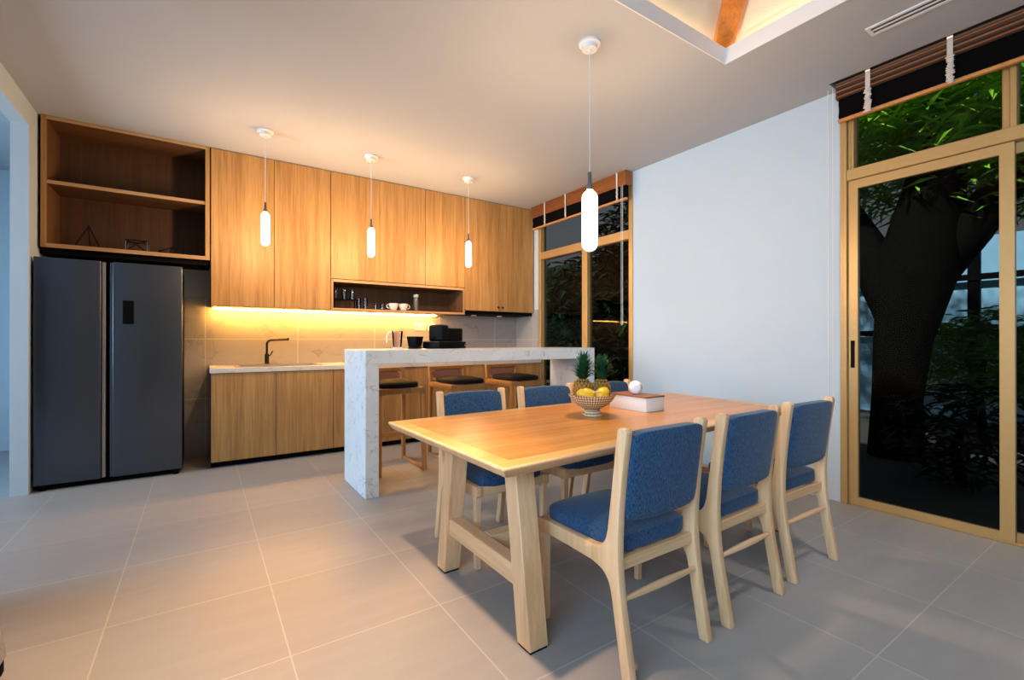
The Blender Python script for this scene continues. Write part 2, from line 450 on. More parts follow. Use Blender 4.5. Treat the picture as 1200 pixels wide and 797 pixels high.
# ------------------------------------------------------------------ setting
def grid_slab(xs, ys, hole, z0, z1):
    """slab of cells, without the cells for which hole(cx,cy); no inner faces"""
    bm = B(); V = {}
    def v(i, j, z):
        k = (i, j, z)
        if k not in V: V[k] = bm.verts.new((xs[i], ys[j], z))
        return V[k]
    nx, ny = len(xs) - 1, len(ys) - 1
    solid = lambda i, j: 0 <= i < nx and 0 <= j < ny and not hole((xs[i]+xs[i+1])/2, (ys[j]+ys[j+1])/2)
    for i in range(nx):
        for j in range(ny):
            if not solid(i, j): continue
            bm.faces.new((v(i,j,z0), v(i,j+1,z0), v(i+1,j+1,z0), v(i+1,j,z0)))
            bm.faces.new((v(i,j,z1), v(i+1,j,z1), v(i+1,j+1,z1), v(i,j+1,z1)))
            if not solid(i-1, j): bm.faces.new((v(i,j,z0), v(i,j,z1), v(i,j+1,z1), v(i,j+1,z0)))
            if not solid(i+1, j): bm.faces.new((v(i+1,j,z0), v(i+1,j+1,z0), v(i+1,j+1,z1), v(i+1,j,z1)))
            if not solid(i, j-1): bm.faces.new((v(i,j,z0), v(i+1,j,z0), v(i+1,j,z1), v(i,j,z1)))
            if not solid(i, j+1): bm.faces.new((v(i,j+1,z0), v(i,j+1,z1), v(i+1,j+1,z1), v(i+1,j+1,z0)))
    return bm

HX0, HX1, HY0, HY1 = -0.40, 2.862, -1.50, 1.746
YF = -3.2
struct('floor', box(B(), -1.2, XR + 0.12, YF, YB + 0.1, -0.08, 0.0), M['floor'], smooth=0)
struct('floor_hall', box(B(), -5.0, -1.2, YF, 7.2, -0.08, 0.0), M['floor'], smooth=0)
struct('ceiling', grid_slab([-5.0, HX0, HX1, 3.70, XR + 0.12], [YF, -2.6, HY0, HY1 - 0.27, HY1, 7.2],
       lambda x, y: (HX0 < x < HX1 and HY0 < y < HY1) or (x > 3.70 and x < XR + 0.2 and -2.6 < y < 1.47), ZC, ZC + 0.095), M['ceil'], smooth=0)
# recess above the door blind
bm = B(); box(bm, 3.70, XR + 0.12, -2.6, 1.476, ZC + 0.10, ZC + 0.14); struct('trim_1', bm, M['ceil'], smooth=0)
# walls
bm = B()
box(bm, XL - 0.10, XL, YJ, YB + 0.1, 0, ZC); box(bm, XL - 0.10, XL, 3.10, YJ, 2.81, ZC)
box(bm, XL - 0.10, XL, 1.95, 3.10, 0, ZC); box(bm, XL - 0.10, XL, YF, 1.95, 2.5, ZC); box(bm, XL - 0.10, XL, YF, -2.3, 0, 2.5)
struct('wall_left', bm, M['wall'], smooth=0)
struct('wall_back', box(B(), XL - 0.1, XR + 0.12, YB, YB + 0.1, 0, ZC), M['wall'], smooth=0)
struct('wall_front', box(B(), -5.0, XR + 0.12, YF - 0.1, YF, 0, ZC), M['wall'], smooth=0)
bm = B()
WY0, WY1 = 3.411, 5.085       # tall window beside the kitchen
DY1 = 1.463                   # far jamb of the sliding door
box(bm, XR, XR + 0.12, WY1, YB, 0, ZC); box(bm, XR, XR + 0.12, DY1, WY0, 0, ZC); box(bm, XR, XR + 0.12, YF, -2.6, 0, ZC)
struct('wall_right', bm, M['wall'], smooth=0)
bm = B(); box(bm, -5.1, -5.0, YF, 7.2, 0, ZC); struct('wall_hall_left', bm, M['wall'], smooth=0)
bm = B(); box(bm, -5.0, XL - 0.1, 7.1, 7.2, 0, ZC); box(bm, XL-0.1, XL, YB+0.1, 7.2, 0, ZC); struct('wall_hall_back', bm, M['wall'], smooth=0)

# roof lantern above the dining area: curb, sloping lining, timber hips
ax, ay = (HX0 + HX1) / 2, (HY0 + HY1) / 2
LZ = ZC + 0.095; AP = LZ + 1.15; E = 0.22
bm = B()
c = [(HX0 - E, HY0 - E), (HX1 + E, HY0 - E), (HX1 + E, HY1 + E), (HX0 - E, HY1 + E)]
vs = [bm.verts.new((x, y, LZ)) for x, y in c]; vt = [bm.verts.new((x, y, LZ + 0.06)) for x, y in c]
va = bm.verts.new((ax, ay, AP)); vb = bm.verts.new((ax, ay, AP + 0.06))
for i in range(4):
    j = (i + 1) % 4
    bm.faces.new((vs[i], vs[j], va)); bm.faces.new((vt[i], vb, vt[j])); bm.faces.new((vs[i], vt[i], vt[j], vs[j]))
struct('ceiling_lantern', bm, M['boards'], smooth=0)

def beam(p0, p1, w, h):
    p0, p1 = Vector(p0), Vector(p1); t = (p1 - p0).normalized()
    s = t.cross(Vector((0, 0, 1))).normalized() * (w / 2); u = Vector((0, 0, 1)) * h
    L = (p1 - p0).length
    bm = hexa(B(), [p0 - s - u, p0 + s - u, p1 + s - u, p1 - s - u], [p0 - s, p0 + s, p1 + s, p1 - s])
    return bevel(bm, 0.008, 2)
for k, (x, y) in enumerate(c):
    d = Vector((ax - x, ay - y, AP - LZ)).normalized()
    o = struct('trim_%d' % (k + 2), beam(Vector((x, y, LZ)) + d*0.02, Vector((ax, ay, AP - 0.02)), 0.13, 0.088), M['beam'])
k = 6
for t in (0.30, 0.70):
    for side in range(4):
        (x0, y0), (x1, y1) = c[side], c[(side + 1) % 4]
        x, y = x0 + (x1 - x0)*t, y0 + (y1 - y0)*t
        q = 0.58
        e = (ax + (x0-ax)*0 if side in (1, 3) else x, y if side in (1, 3) else ay)
        end = Vector((x + (ax - x)*q if side in (1, 3) else x, y if side in (1, 3) else y + (ay - y)*q, LZ + (AP - LZ)*q))
        struct('trim_%d' % k, beam((x, y, LZ + 0.0), end, 0.07, 0.085), M['beam']); k += 1
bm = B()
for q in ((HX0 - .0, HX0 + .006, HY0, HY1), (HX1 - .006, HX1, HY0, HY1), (HX0 + .006, HX1 - .006, HY0, HY0 + .006), (HX0 + .006, HX1 - .006, HY1 - .006, HY1)):
    box(bm, q[0], q[1], q[2], q[3], ZC - 0.004, LZ + 0.004)
struct('trim_23', bm, M['white'], smooth=0)
# warm light strips on the ledge of the lantern
cov = thing('cove_light_strip', 'warm light strip hidden on the ledge of the ceiling recess', 'light strip', (ax, ay, LZ))
for (x0, x1, y0, y1) in ((HX0 - 0.12, HX1 + 0.12, HY1 + 0.09, HY1 + 0.11), (HX0 - 0.12, HX1 + 0.12, HY0 - 0.11, HY0 - 0.09),
                         (HX0 - 0.11, HX0 - 0.09, HY0 - 0.1, HY1 + 0.1), (HX1 + 0.09, HX1 + 0.11, HY0 - 0.1, HY1 + 0.1)):
    obj('strip', box(B(), x0 - ax, x1 - ax, y0 - ay, y1 - ay, 0.0, 0.012), M['cove'], cov, 0)

# ------------------------------------------------------------------ kitchen backsplash
bm = B(); box(bm, XL + 0.0, XR, YB - 0.012, YB, 0.0, 1.60); o = struct('trim_20', bm, M['splash'], smooth=0)
bm = B(); box(bm, XR - 0.012, XR, WY1 + 0.0, YB - 0.012, 0.917, 1.60); struct('trim_21', bm, M['splash_y'], smooth=0)

# ------------------------------------------------------------------ windows and sliding door
def fr(bm, y0, y1, z0, z1, x0=XR + 0.0, x1=XR + 0.09): return box(bm, x0, x1, y0, y1, z0, z1)
w1 = thing('window_1', 'tall gold-framed window between the kitchen and the grey wall', 'window', (XR, (WY0+WY1)/2, 0)); w1['kind'] = 'structure'
def lb(x0, x1, y0, y1, z0, z1, base, w=0.004): return bevel(box(B(), x0-base[0], x1-base[0], y0-base[1], y1-base[1], z0-base[2], z1-base[2]), w, 1)
b1 = w1.location
X0, X1 = XR - 0.012, XR + 0.09
for y0, y1 in ((WY0, WY0 + 0.055), (WY1 - 0.055, WY1)): obj('frame_stile', lb(X0, X1, y0, y1, 0, ZC, b1), M['frame'], w1)
obj('frame_mullion', lb(X0 + 0.01, X1, 4.127, 4.22, 0.0, 2.275, b1), M['frame'], w1)
obj('frame_mullion', lb(X0 + 0.03, X1, 4.15, 4.20, 2.375, ZC, b1), M['frame'], w1)
obj('frame_rail', lb(X0, X1, WY0 + 0.055, WY1 - 0.055, 2.275, 2.375, b1), M['frame'], w1)
obj('frame_rail', lb(X0 + 0.01, X1, WY0 + 0.055, WY1 - 0.055, 0.0, 0.07, b1), M['frame'], w1)
for (y0, y1, z0, z1) in ((WY0 + 0.055, 4.127, 0.07, 2.275), (4.22, WY1 - 0.055, 0.07, 2.275), (WY0 + 0.055, 4.15, 2.375, ZC), (4.20, WY1 - 0.055, 2.375, ZC)):
    obj('pane', box(B(), 0.05, 0.055, y0 - b1[1], y1 - b1[1], z0, z1), M['glass'], w1, 0)

d1 = thing('door_1', 'wide gold-framed sliding glass door in the right wall', 'door', (XR, 0.5, 0)); d1['kind'] = 'structure'
b2 = d1.location
DY0 = -2.6
obj('frame_jamb', lb(XR - 0.015, XR + 0.10, DY1 - 0.042, DY1, 0, ZC, b2), M['frame'], d1)
obj('frame_jamb', lb(XR + 0.005, XR + 0.10, DY1 - 0.062, DY1 - 0.042, 0, ZC, b2), M['frame'], d1)
obj('frame_jamb', lb(XR - 0.015, XR + 0.10, DY0, DY0 + 0.06, 0, ZC, b2), M['frame'], d1)
obj('frame_head', lb(XR - 0.015, XR + 0.10, DY0 + 0.06, DY1 - 0.042, 2.315, 2.395, b2), M['frame'], d1)
obj('frame_sill', lb(XR - 0.0, XR + 0.10, DY0 + 0.06, DY1 - 0.062, 0.0, 0.012, b2), M['frame'], d1)
def leaf(ya, yb, xo, handle):
    # sliding leaf between ya (near) and yb (far)
    st = 0.062
    L = obj('door_leaf', bevel(prism(B(), [(ya-b2[1], 0.012), (yb-b2[1], 0.012), (yb-b2[1], 2.31), (ya-b2[1], 2.31)], 'x', xo, xo + 0.001), 0.0001, 1), M['frame'], d1)
    bm = B()
    for (y0, y1, z0, z1) in ((ya, ya + st, 0.014, 2.312), (yb - st + 0.01, yb, 0.014, 2.312)):
        box(bm, xo, xo + 0.04, y0-b2[1], y1-b2[1], z0, z1)
    box(bm, xo, xo + 0.04, ya + st - b2[1], yb - st + 0.01 - b2[1], 0.014, 0.062)
    box(bm, xo, xo + 0.04, ya + st - b2[1], yb - st + 0.01 - b2[1], 2.252, 2.312)
    me = bpy.data.meshes.new('door_leaf'); bmesh.ops.recalc_face_normals(bm, faces=bm.faces[:]); bm.to_mesh(me); bm.free(); me.materials.append(M['frame'])
    L.data = me
    obj('pane', box(B(), xo + 0.018, xo + 0.023, ya + st - 0.01 - b2[1], yb - st + 0.02 - b2[1], 0.055, 2.26), M['glass'], L, 0)
    if handle:
        obj('recessed_handle', bevel(box(B(), xo - 0.004, xo + 0.002, yb - 0.034 - b2[1], yb - 0.010 - b2[1], 0.978, 1.172), 0.002, 1), M['black'], L)
leaf(0.597, 1.412, 0.0, True)
leaf(-0.55, 0.66, 0.046, False)
leaf(-1.75, -0.49, 0.0, False)
# fixed transom above the leaves
for ya, yb in ((0.647, 1.40), (-0.50, 0.60), (-1.75, -0.56)):
    obj('pane', box(B(), 0.05, 0.055, ya - b2[1], yb - b2[1], 2.395, ZC + 0.09), M['glass'], d1, 0)
for y0, y1 in ((0.586, 0.617), (0.617, 0.650), (-0.56, -0.50), (1.382, 1.401)):
    obj('transom_mullion', lb(XR + (0.0 if y0 != 0.617 else 0.02), XR + 0.09, y0, y1, 2.395, ZC + 0.09, b2), M['frame'], d1)

# ------------------------------------------------------------------ blinds
def blind(label, y0, y1, x0, z0, z1, zb, cords, pull, wavy, nsl, loc):
    t = thing('window_blind', label, 'blind', loc)
    ox, oy, oz = loc
    xw = XR - 0.02
    # slatted valance wrapping round the sides
    bm = B(); h = (z1 - z0) / nsl
    for k in range(nsl):
        za = z0 + k*h
        pts = [(x0, za + h*0.15), (x0 - 0.006, za + h*0.5), (x0, za + h*0.92), (x0 + 0.014, za + h*0.92), (x0 + 0.014, za + h*0.15)]
        prism(bm, [(p[0]-ox, p[1]-oz) for p in pts], 'y', y0 - oy, y1 - oy)
    box(bm, x0 + 0.008 - ox, x0 + 0.012 - ox, y0 - oy + .002, y1 - oy - .002, z0 - oz, z1 - oz)
    for yy in (y0, y1 - 0.012): box(bm, x0 + 0.014 - ox, xw - ox, yy - oy, yy + 0.012 - oy, z0 - oz, z1 - oz)
    obj('valance', bm, M['bamboo_shade'] if wavy else M['bamboo'], t)
    if wavy:
        for k in range(3):
            zr = z0 + (z1 - z0)*(0.04 + 0.20*k)
            obj('valance_rail', bevel(box(B(), x0 - 0.010 - ox, x0 + 0.004 - ox, y0 - oy, y1 - oy, zr - oz, zr + 0.009 - oz), 0.002, 1), M['bamboo'], t)  # slat edges left in plain bamboo against the shade-darkened valance
    # folded cloth below
    bm = B()
    xs = x0 + 0.025
    pts = [(xs, z0 + 0.03), (xs - 0.012, z0 - 0.03), (xs - 0.004, (z0+zb)/2), (xs - 0.014, zb + 0.03), (xs, zb + 0.012), (xs + 0.03, zb + 0.012), (xs + 0.03, z0 + 0.03)]
    prism(bm, [(p[0]-ox, p[1]-oz) for p in pts], 'y', y0 + 0.012 - oy, y1 - 0.012 - oy)
    obj('folded_shade', bm, M['shade'], t)
    obj('bottom_rail', bevel(box(B(), xs - 0.016 - ox, xs + 0.02 - ox, y0 + 0.006 - oy, y1 - 0.006 - oy, zb - 0.012 - oz, zb + 0.013 - oz), 0.008, 3), M['rail'], t)
    for yc in cords:
        bm = B()
        if wavy:
            box(bm, x0 - 0.012 - ox, x0 - 0.008 - ox, yc - 0.014 - oy, yc + 0.014 - oy, z0 - 0.01 - oz, z1 - 0.004 - oz)
            rng = random.Random(int(yc*1000))
            z = z0 - 0.004
            while z > zb - 0.01:
                w = 0.014 + 0.011*rng.random(); dy = 0.008*(rng.random() - 0.5)
                roundbox(bm, (x0 - 0.012 - ox, yc + dy - oy, z - oz), (0.007, w, 0.0075), 2.5, 2)
                z -= 0.013
        else:
            box(bm, x0 - 0.011 - ox, x0 - 0.007 - ox, yc - 0.010 - oy, yc + 0.010 - oy, z0 - oz, z1 - oz)
            n = 9
            tube(bm, [(x0 - 0.006 - ox, yc + 0.004*math.sin(2.2*i) - oy, z0 + (zb - z0)*i/n - oz) for i in range(n + 1)], 0.010, 6)
        obj('ladder_cord', bm, M['cord'], t)
    if pull:
        py_, zt, zl, wd = pull
        bm = B()
        a = [(x0 - ox - 0.016, py_ - oy, z - oz) for z in [zt + (zl - zt)*i/12 for i in range(13)]]
        lp = [(x0 - ox - 0.016, py_ - oy + wd/2 - wd/2*math.cos(math.radians(q)), zl - oz - wd/2*math.sin(math.radians(q))) for q in range(20, 161, 20)]
        bq = [(x0 - ox - 0.016, py_ + wd - oy, z - oz) for z in [zl + (zt - zl)*i/12 for i in range(13)]]
        tube(bm, a + lp + bq, 0.0022, 6)
        obj('pull_cord', bm, M['whitecord'], t)
    return t
blind('bamboo roman blind folded up over the tall window beside the kitchen', WY0, WY1 + 0.02, 3.745, 2.835, 2.988, 2.69,
      (4.80, 4.385, 3.53), (3.44, 2.83, 1.35, 0.02), False, 9, (XR - 0.06, (WY0+WY1)/2, ZC))
blind('shade-toned bamboo roman blind with lacy cords folded up over the sliding glass door', -2.4, 1.462, 3.775, 2.895, 3.08, 2.742,
      (1.267, 0.850, 0.25), (1.475, 2.98, 0.66, 0.03), True, 6, (XR - 0.06, 0.5, ZC))

# ------------------------------------------------------------------ refrigerator
f = thing('refrigerator', 'dark stainless steel side by side refrigerator under the open shelves', 'refrigerator', (-0.603, YL + 0.28, 0))
fx, fy = -0.603, YL + 0.28
FY = 5.014
obj('body', bbox(-1.072 - fx, -0.134 - fx, FY + 0.055 - fy, YB - 0.02 - fy, 0.03, 1.80), M['blackmat'], f)
obj('plinth', bbox(-1.04 - fx, -0.16 - fx, FY + 0.04 - fy, YB - 0.05 - fy, 0.0, 0.03), M['black'], f)
for x0, x1 in ((-1.070, -0.676), (-0.604, -0.134)):
    d = obj('door', bbox(x0 - fx, x1 - fx, FY - fy, FY + 0.05 - fy, 0.045, 1.822, 0.006, 3), M['steel'], f)
    if x1 > -0.3:
        dd = obj('display_panel', bbox(-0.540 - fx, -0.466 - fx, FY - 0.004 - fy, FY + 0.002 - fy, 1.31, 1.507, 0.003, 1), M['black'], d); dd['label'] = 'small black display panel'
for x0, x1, y, m in ((-0.672, -0.648, FY + 0.012, 'pewterlight'), (-0.620, -0.604, FY + 0.004, 'steel')):
    mm = M.get(m) or plain('satin_nickel', (0.42, 0.40, 0.38), 0.35, 0.8, noise=0.03); M[m] = mm
    obj('handle', bbox(x0 - fx, x1 - fx, y - fy, y + 0.03 - fy, 0.05, 1.815, 0.004, 2), mm, f)
obj('door_gap', box(B(), -0.676 - fx, -0.604 - fx, FY + 0.042 - fy, FY + 0.054 - fy, 0.045, 1.815), M['blackmat'], f, 0)
for x in (-1.02, -0.18):
    obj('foot', lathe(B(), [(0.022, 0), (0.022, 0.012), (0.012, 0.02), (0.012, 0.045)], 12, (x - fx, FY + 0.03 - fy, 0)), M['black'], f)

# ------------------------------------------------------------------ open shelves above the refrigerator
s = thing('shelf_unit', 'open oak shelf unit with one middle shelf above the refrigerator', 'shelf', (-0.5, 5.41, 1.925))
sx, sy, sz = -0.5, 5.41, 1.925
SX0, SX1, T = -1.066, 0.070, 0.034
obj('back_panel', box(B(), SX0 + .002 - sx, SX1 - .002 - sx, YB - 0.02 - sy, YB - 0.006 - sy, 0.002, ZC - 0.004 - sz), M['oak_shade_back'], s, 0)
for x0, x1 in ((SX0, SX0 + T), (SX1 - T, SX1)): obj('side_panel', bbox(x0 - sx, x1 - sx, YU + 0.004 - sy, YB - 0.02 - sy, 0, ZC - 0.003 - sz, 0.002, 1), M['oak_in'], s); obj('side_lipping', bbox(x0 - sx, x1 - sx, YU - sy, YU + 0.0035 - sy, 0, ZC - 0.003 - sz, 0.001, 1), M['oak'], s)  # front strip keeps plain oak; the panel behind has shade in its colour
obj('top_panel', bbox(SX0 + T - sx, SX1 - T - sx, YU + 0.004 - sy, YB - 0.02 - sy, ZC - 0.03 - sz, ZC - 0.003 - sz, 0.002, 1), M['oak_shade_x'], s); obj('front_lipping', bbox(SX0 + T - sx, SX1 - T - sx, YU - sy, YU + 0.0035 - sy, ZC - 0.03 - sz, ZC - 0.003 - sz, 0.001, 1), M['oak_x'], s)
obj('bottom_panel', bbox(SX0 + T - sx, SX1 - T - sx, YU + 0.004 - sy, YB - 0.02 - sy, 0, 0.034, 0.002, 1), M['oak_shade_x'], s); obj('front_lipping', bbox(SX0 + T - sx, SX1 - T - sx, YU - sy, YU + 0.0035 - sy, 0, 0.034, 0.001, 1), M['oak_x'], s)
obj('shelf_board', bbox(SX0 + T - sx, SX1 - T - sx, YU + 0.019 - sy, YB - 0.02 - sy, 2.445 - sz, 2.475 - sz, 0.002, 1), M['oak_shade_x'], s); obj('front_lipping', bbox(SX0 + T - sx, SX1 - T - sx, YU + 0.015 - sy, YU + 0.0185 - sy, 2.445 - sz, 2.475 - sz, 0.001, 1), M['oak_x'], s)
# filler above the refrigerator
struct('trim_22', box(B(), SX0, SX1, YU + 0.05, YB - 0.02, 1.88, 1.923), M['blackmat'], smooth=0)

def wireframe(name, label, verts, edges, loc, r=0.006, rz=0.0):
    bm = B()
    for a, b in edges: tube(bm, [verts[a], verts[b]], r, 6)
    for v in verts:
        roundbox(bm, v, (r*1.25,)*3, 2.0, 2)
    o = obj(name, bm, M['wire']); o.location = loc; o.rotation_euler = (0, 0, rz)
    return tag(o, label, 'ornament', 'wire ornaments on the open shelf')
sh = 1.925 + 0.034 + 0.007
wireframe('wire_ornament', 'tall black wire pyramid ornament on the lower open shelf',
          [(-0.08,-0.06,0),(0.08,-0.06,0),(0.0,0.08,0),(0.0,0,0.19)], [(0,1),(1,2),(2,0),(0,3),(1,3),(2,3)], (-0.80, 5.34, sh))
v = [(-0.075,-0.06,0),(0.075,-0.06,0),(0.075,0.06,0),(-0.075,0.06,0),(-0.075,-0.06,0.095),(0.075,-0.06,0.095),(0.075,0.06,0.095),(-0.075,0.06,0.095)]
wireframe('wire_ornament', 'square black wire box ornament in the middle of the lower open shelf', v + [(0,-0.06,0.062)],
          [(0,1),(1,2),(2,3),(3,0),(4,5),(5,6),(6,7),(7,4),(0,4),(1,5),(2,6),(3,7),(0,8),(8,1),(4,8),(8,5)], (-0.475, 5.34, sh))
wireframe('wire_ornament', 'low wide black faceted wire ornament at the right of the open shelf',
          [(-0.13,0,0.025),(-0.05,-0.07,0),(0.06,-0.07,0),(0.13,0,0.03),(0.05,0.07,0),(-0.06,0.07,0),(-0.03,0,0.07),(0.06,0,0.085)],
          [(0,1),(1,2),(2,3),(3,4),(4,5),(5,0),(0,6),(6,7),(7,3),(1,6),(2,7),(4,7),(5,6)], (-0.19, 5.34, sh))

# ------------------------------------------------------------------ wall cupboards
def cupboard(label, x0, x1, seams, z0, z1, knobs=False, base=False, yf=YU):
    cx = (x0 + x1) / 2; yc = (yf + YB) / 2
    t = thing('kitchen_cabinet', label, 'cabinet', (cx, yc, z0), group='base cabinets along the back wall' if base else 'wall cabinets along the back wall')
    zb = 0.056 if base else 0.0
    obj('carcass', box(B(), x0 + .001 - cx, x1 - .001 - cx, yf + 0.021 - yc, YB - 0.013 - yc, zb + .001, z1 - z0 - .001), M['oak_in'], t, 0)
    if base:
        obj('plinth', box(B(), x0 - cx, x1 - cx, yf + 0.06 - yc, YB - 0.013 - yc, 0, 0.056), M['blackmat'], t, 0)
    xs = [x0] + seams + [x1]
    for i, (a, b) in enumerate(zip(xs, xs[1:])):
        d = obj('door', bbox(a + 0.0022 - cx, b - 0.0022 - cx, yf - yc, yf + 0.020 - yc, zb + 0.002, z1 - z0 - 0.003, 0.0015, 1), M['oak'], t)
        if knobs:
            kx = b - 0.035 if i == 0 else a + 0.035
            bm = B(); tube(bm, [(kx - cx, yf - yc + .001, 0.055), (kx - cx, yf - 0.008 - yc, 0.055), (kx - cx, yf - 0.012 - yc, 0.055), (kx - cx, yf - 0.024 - yc, 0.055)], 0.01, 10, [0.006, 0.006, 0.013, 0.012])
            obj('knob', bm, M['black'], d)
    return t
cupboard('tall two-door oak wall cabinet above the sink next to the open shelves', 0.079, 1.152, [0.613], 1.502, ZC - 0.004)
cupboard('three-door oak wall cabinet above the open niche', 1.154, 2.769, [1.682, 2.234], 1.838, ZC - 0.004)
cupboard('two-door oak wall cabinet with black knobs beside the tall window', 2.771, XR - 0.012, [3.293], 1.555, ZC - 0.004, True)
xs = [0.079, 1.146, 2.214, XR - 0.014]
labs = ['two-door oak base cabinet under the sink next to the refrigerator', 'two-door oak base cabinet hidden mostly behind the marble end of the island', 'oak base cabinet at the window end of the kitchen counter']
for k in range(3):
    a, b = xs[k], xs[k + 1]
    cupboard(labs[k], a, b, [(a + b)/2] if k < 2 else [a + (b-a)/3, a + 2*(b-a)/3], 0.0, 0.871, base=True, yf=YL)
# open niche
nx0, nx1, nz0, nz1 = 1.154, 2.766, 1.500, 1.834
n = thing('niche_shelf', 'open oak niche holding glasses and cups under the three-door wall cabinet', 'shelf', ((nx0+nx1)/2, 5.41, nz0))
ncx = (nx0 + nx1)/2
obj('back_panel', box(B(), nx0 + .002 - ncx, nx1 - .002 - ncx, YB - 0.03 - 5.41, YB - 0.013 - 5.41, 0.002, nz1 - nz0 - .002), M['oak_shade_back'], n, 0)  # niche inside also takes the oak copies with shade in their colour
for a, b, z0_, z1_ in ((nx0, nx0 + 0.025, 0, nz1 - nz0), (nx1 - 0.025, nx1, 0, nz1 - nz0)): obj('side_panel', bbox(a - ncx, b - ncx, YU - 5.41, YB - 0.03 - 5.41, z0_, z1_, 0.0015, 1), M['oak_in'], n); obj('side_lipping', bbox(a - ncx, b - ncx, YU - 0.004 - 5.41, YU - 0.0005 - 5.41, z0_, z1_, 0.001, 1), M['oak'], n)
obj('top_panel', bbox(nx0 + 0.025 - ncx, nx1 - 0.025 - ncx, YU - 5.41, YB - 0.03 - 5.41, nz1 - nz0 - 0.03, nz1 - nz0, 0.0015, 1), M['oak_shade_x'], n); obj('front_lipping', bbox(nx0 + 0.025 - ncx, nx1 - 0.025 - ncx, YU - 0.004 - 5.41, YU - 0.0005 - 5.41, nz1 - nz0 - 0.03, nz1 - nz0, 0.001, 1), M['oak_x'], n)
obj('bottom_panel', bbox(nx0 + 0.025 - ncx, nx1 - 0.025 - ncx, YU - 5.41, YB - 0.03 - 5.41, 0, 0.024, 0.0015, 1), M['oak_shade_x'], n); obj('front_lipping', bbox(nx0 + 0.025 - ncx, nx1 - 0.025 - ncx, YU - 0.004 - 5.41, YU - 0.0005 - 5.41, 0, 0.024, 0.001, 1), M['oak_x'], n)
# hood insert with two spots under the right wall cabinet
h = thing('cooker_hood', 'slim black cooker hood under the two-door cabinet beside the window', 'hood', (3.3, 5.41, 1.50))
obj('housing', bbox(2.80 - 3.3, XR - 0.02 - 3.3, YU + 0.03 - 5.41, YB - 0.016 - 5.41, 0.012, 0.054, 0.003, 1), M['blackmat'], h)
for x in (3.02, 3.42):
    obj('spot_lens', lathe(B(), [(0.0, 0.004), (0.028, 0.004), (0.034, 0.0), (0.036, 0.012)], 16, (x - 3.3, YU + 0.22 - 5.41, 0)), M['spotlens'], h)
# LED strip
led = thing('led_strip', 'amber light strip glowing under the wall cabinets above the sink', 'light strip', (1.3, 5.52, 1.500))
obj('diffuser', box(B(), 0.10 - 1.3, 2.52 - 1.3, -0.008, 0.008, -0.012, -0.0002), M['led'], led, 0)

# things in the niche
def glass(label, x, y, z, r, h, stem=False, group='drinking glasses in the niche'):
    bm = B()
    if stem:
        prof = [(0.0, 0.002), (r*0.8, 0.002), (r*0.8, 0.004), (0.005, 0.008), (0.004, h*0.35), (r*0.7, h*0.5), (r, h*0.7), (r*0.85, h), (r*0.80, h), (r*0.93, h*0.7), (0.0, h*0.42)]
    else:
        prof = [(0.0, 0.0), (r*0.85, 0.0), (r, h), (r - 0.002, h), (r*0.85 - 0.002, 0.006), (0.0, 0.006)]
    lathe(bm, prof, 18, cap=False)
    o = obj('drinking_glass', bm, M['clear']); o.location = (x, y, z)
    return tag(o, label, 'glass', group)
zn = nz0 + 0.024
rk = thing('glass_rack', 'small black rack carrying upturned glasses at the left of the niche', 'rack', (1.34, 5.36, zn))
obj('rack_shelf', bbox(-0.125, 0.125, -0.05, 0.05, 0.105, 0.113, 0.002, 1), M['black'], rk)
for x in (-0.12, 0.12):
    for y in (-0.045, 0.045):
        obj('leg', bbox(x - 0.005, x + 0.005, y - 0.005, y + 0.005, 0, 0.105, 0.001, 1), M['black'], rk)
for k, (x, lab) in enumerate(((1.245, 'leftmost tall glass on the black rack in the niche'), (1.335, 'middle tall glass on the black rack in the niche'), (1.425, 'right tall glass on the black rack in the niche'))):
    glass(lab, x, 5.36, zn + 0.113, 0.028, 0.11)
for lab, x, hh, r in (('tall glass just right of the black rack in the niche', 1.492, 0.125, 0.023), ('second tall glass right of the black rack in the niche', 1.565, 0.13, 0.026),
                      ('small glass left of its twin beside the white cups', 1.685, 0.07, 0.024), ('small glass right of its twin beside the white cups', 1.765, 0.075, 0.028)):
    glass(lab, x, 5.34, zn, r, hh)
def cup(label, x, y, z, a):
    t = thing('cup', label, 'cup', (x, y, z), a, 'white cups in the niche')
    obj('bowl', lathe(B(), [(0.0, 0.003), (0.030, 0.0), (0.033, 0.004), (0.052, 0.055), (0.056, 0.085), (0.053, 0.085), (0.049, 0.055), (0.03, 0.008), (0.0, 0.008)], 22, cap=False), M['porcelain'], t)
    obj('handle', tube(B(), [(0.051, 0, 0.07), (0.072, 0, 0.072), (0.082, 0, 0.055), (0.074, 0, 0.035), (0.046, 0, 0.025)], 0.005, 8), M['porcelain'], t)
cup('white cup nearer the small glasses in the niche', 1.885, 5.31, zn, PI)
cup('white cup with its handle towards the grinder in the niche', 2.005, 5.31, zn, 0.0)
t = thing('spice_grinder', 'tall dark grinder with a pale cap standing in the niche', 'grinder', (2.185, 5.36, zn))
obj('body', lathe(B(), [(0.0, 0), (0.03, 0), (0.03, 0.15), (0.024, 0.175), (0.0, 0.175)], 18, cap=False), M['pewter'], t)
obj('cap', lathe(B(), [(0.026, 0.176), (0.031, 0.18), (0.031, 0.205), (0.02, 0.215), (0.0, 0.215)], 18, cap=False), M['milk'], t)

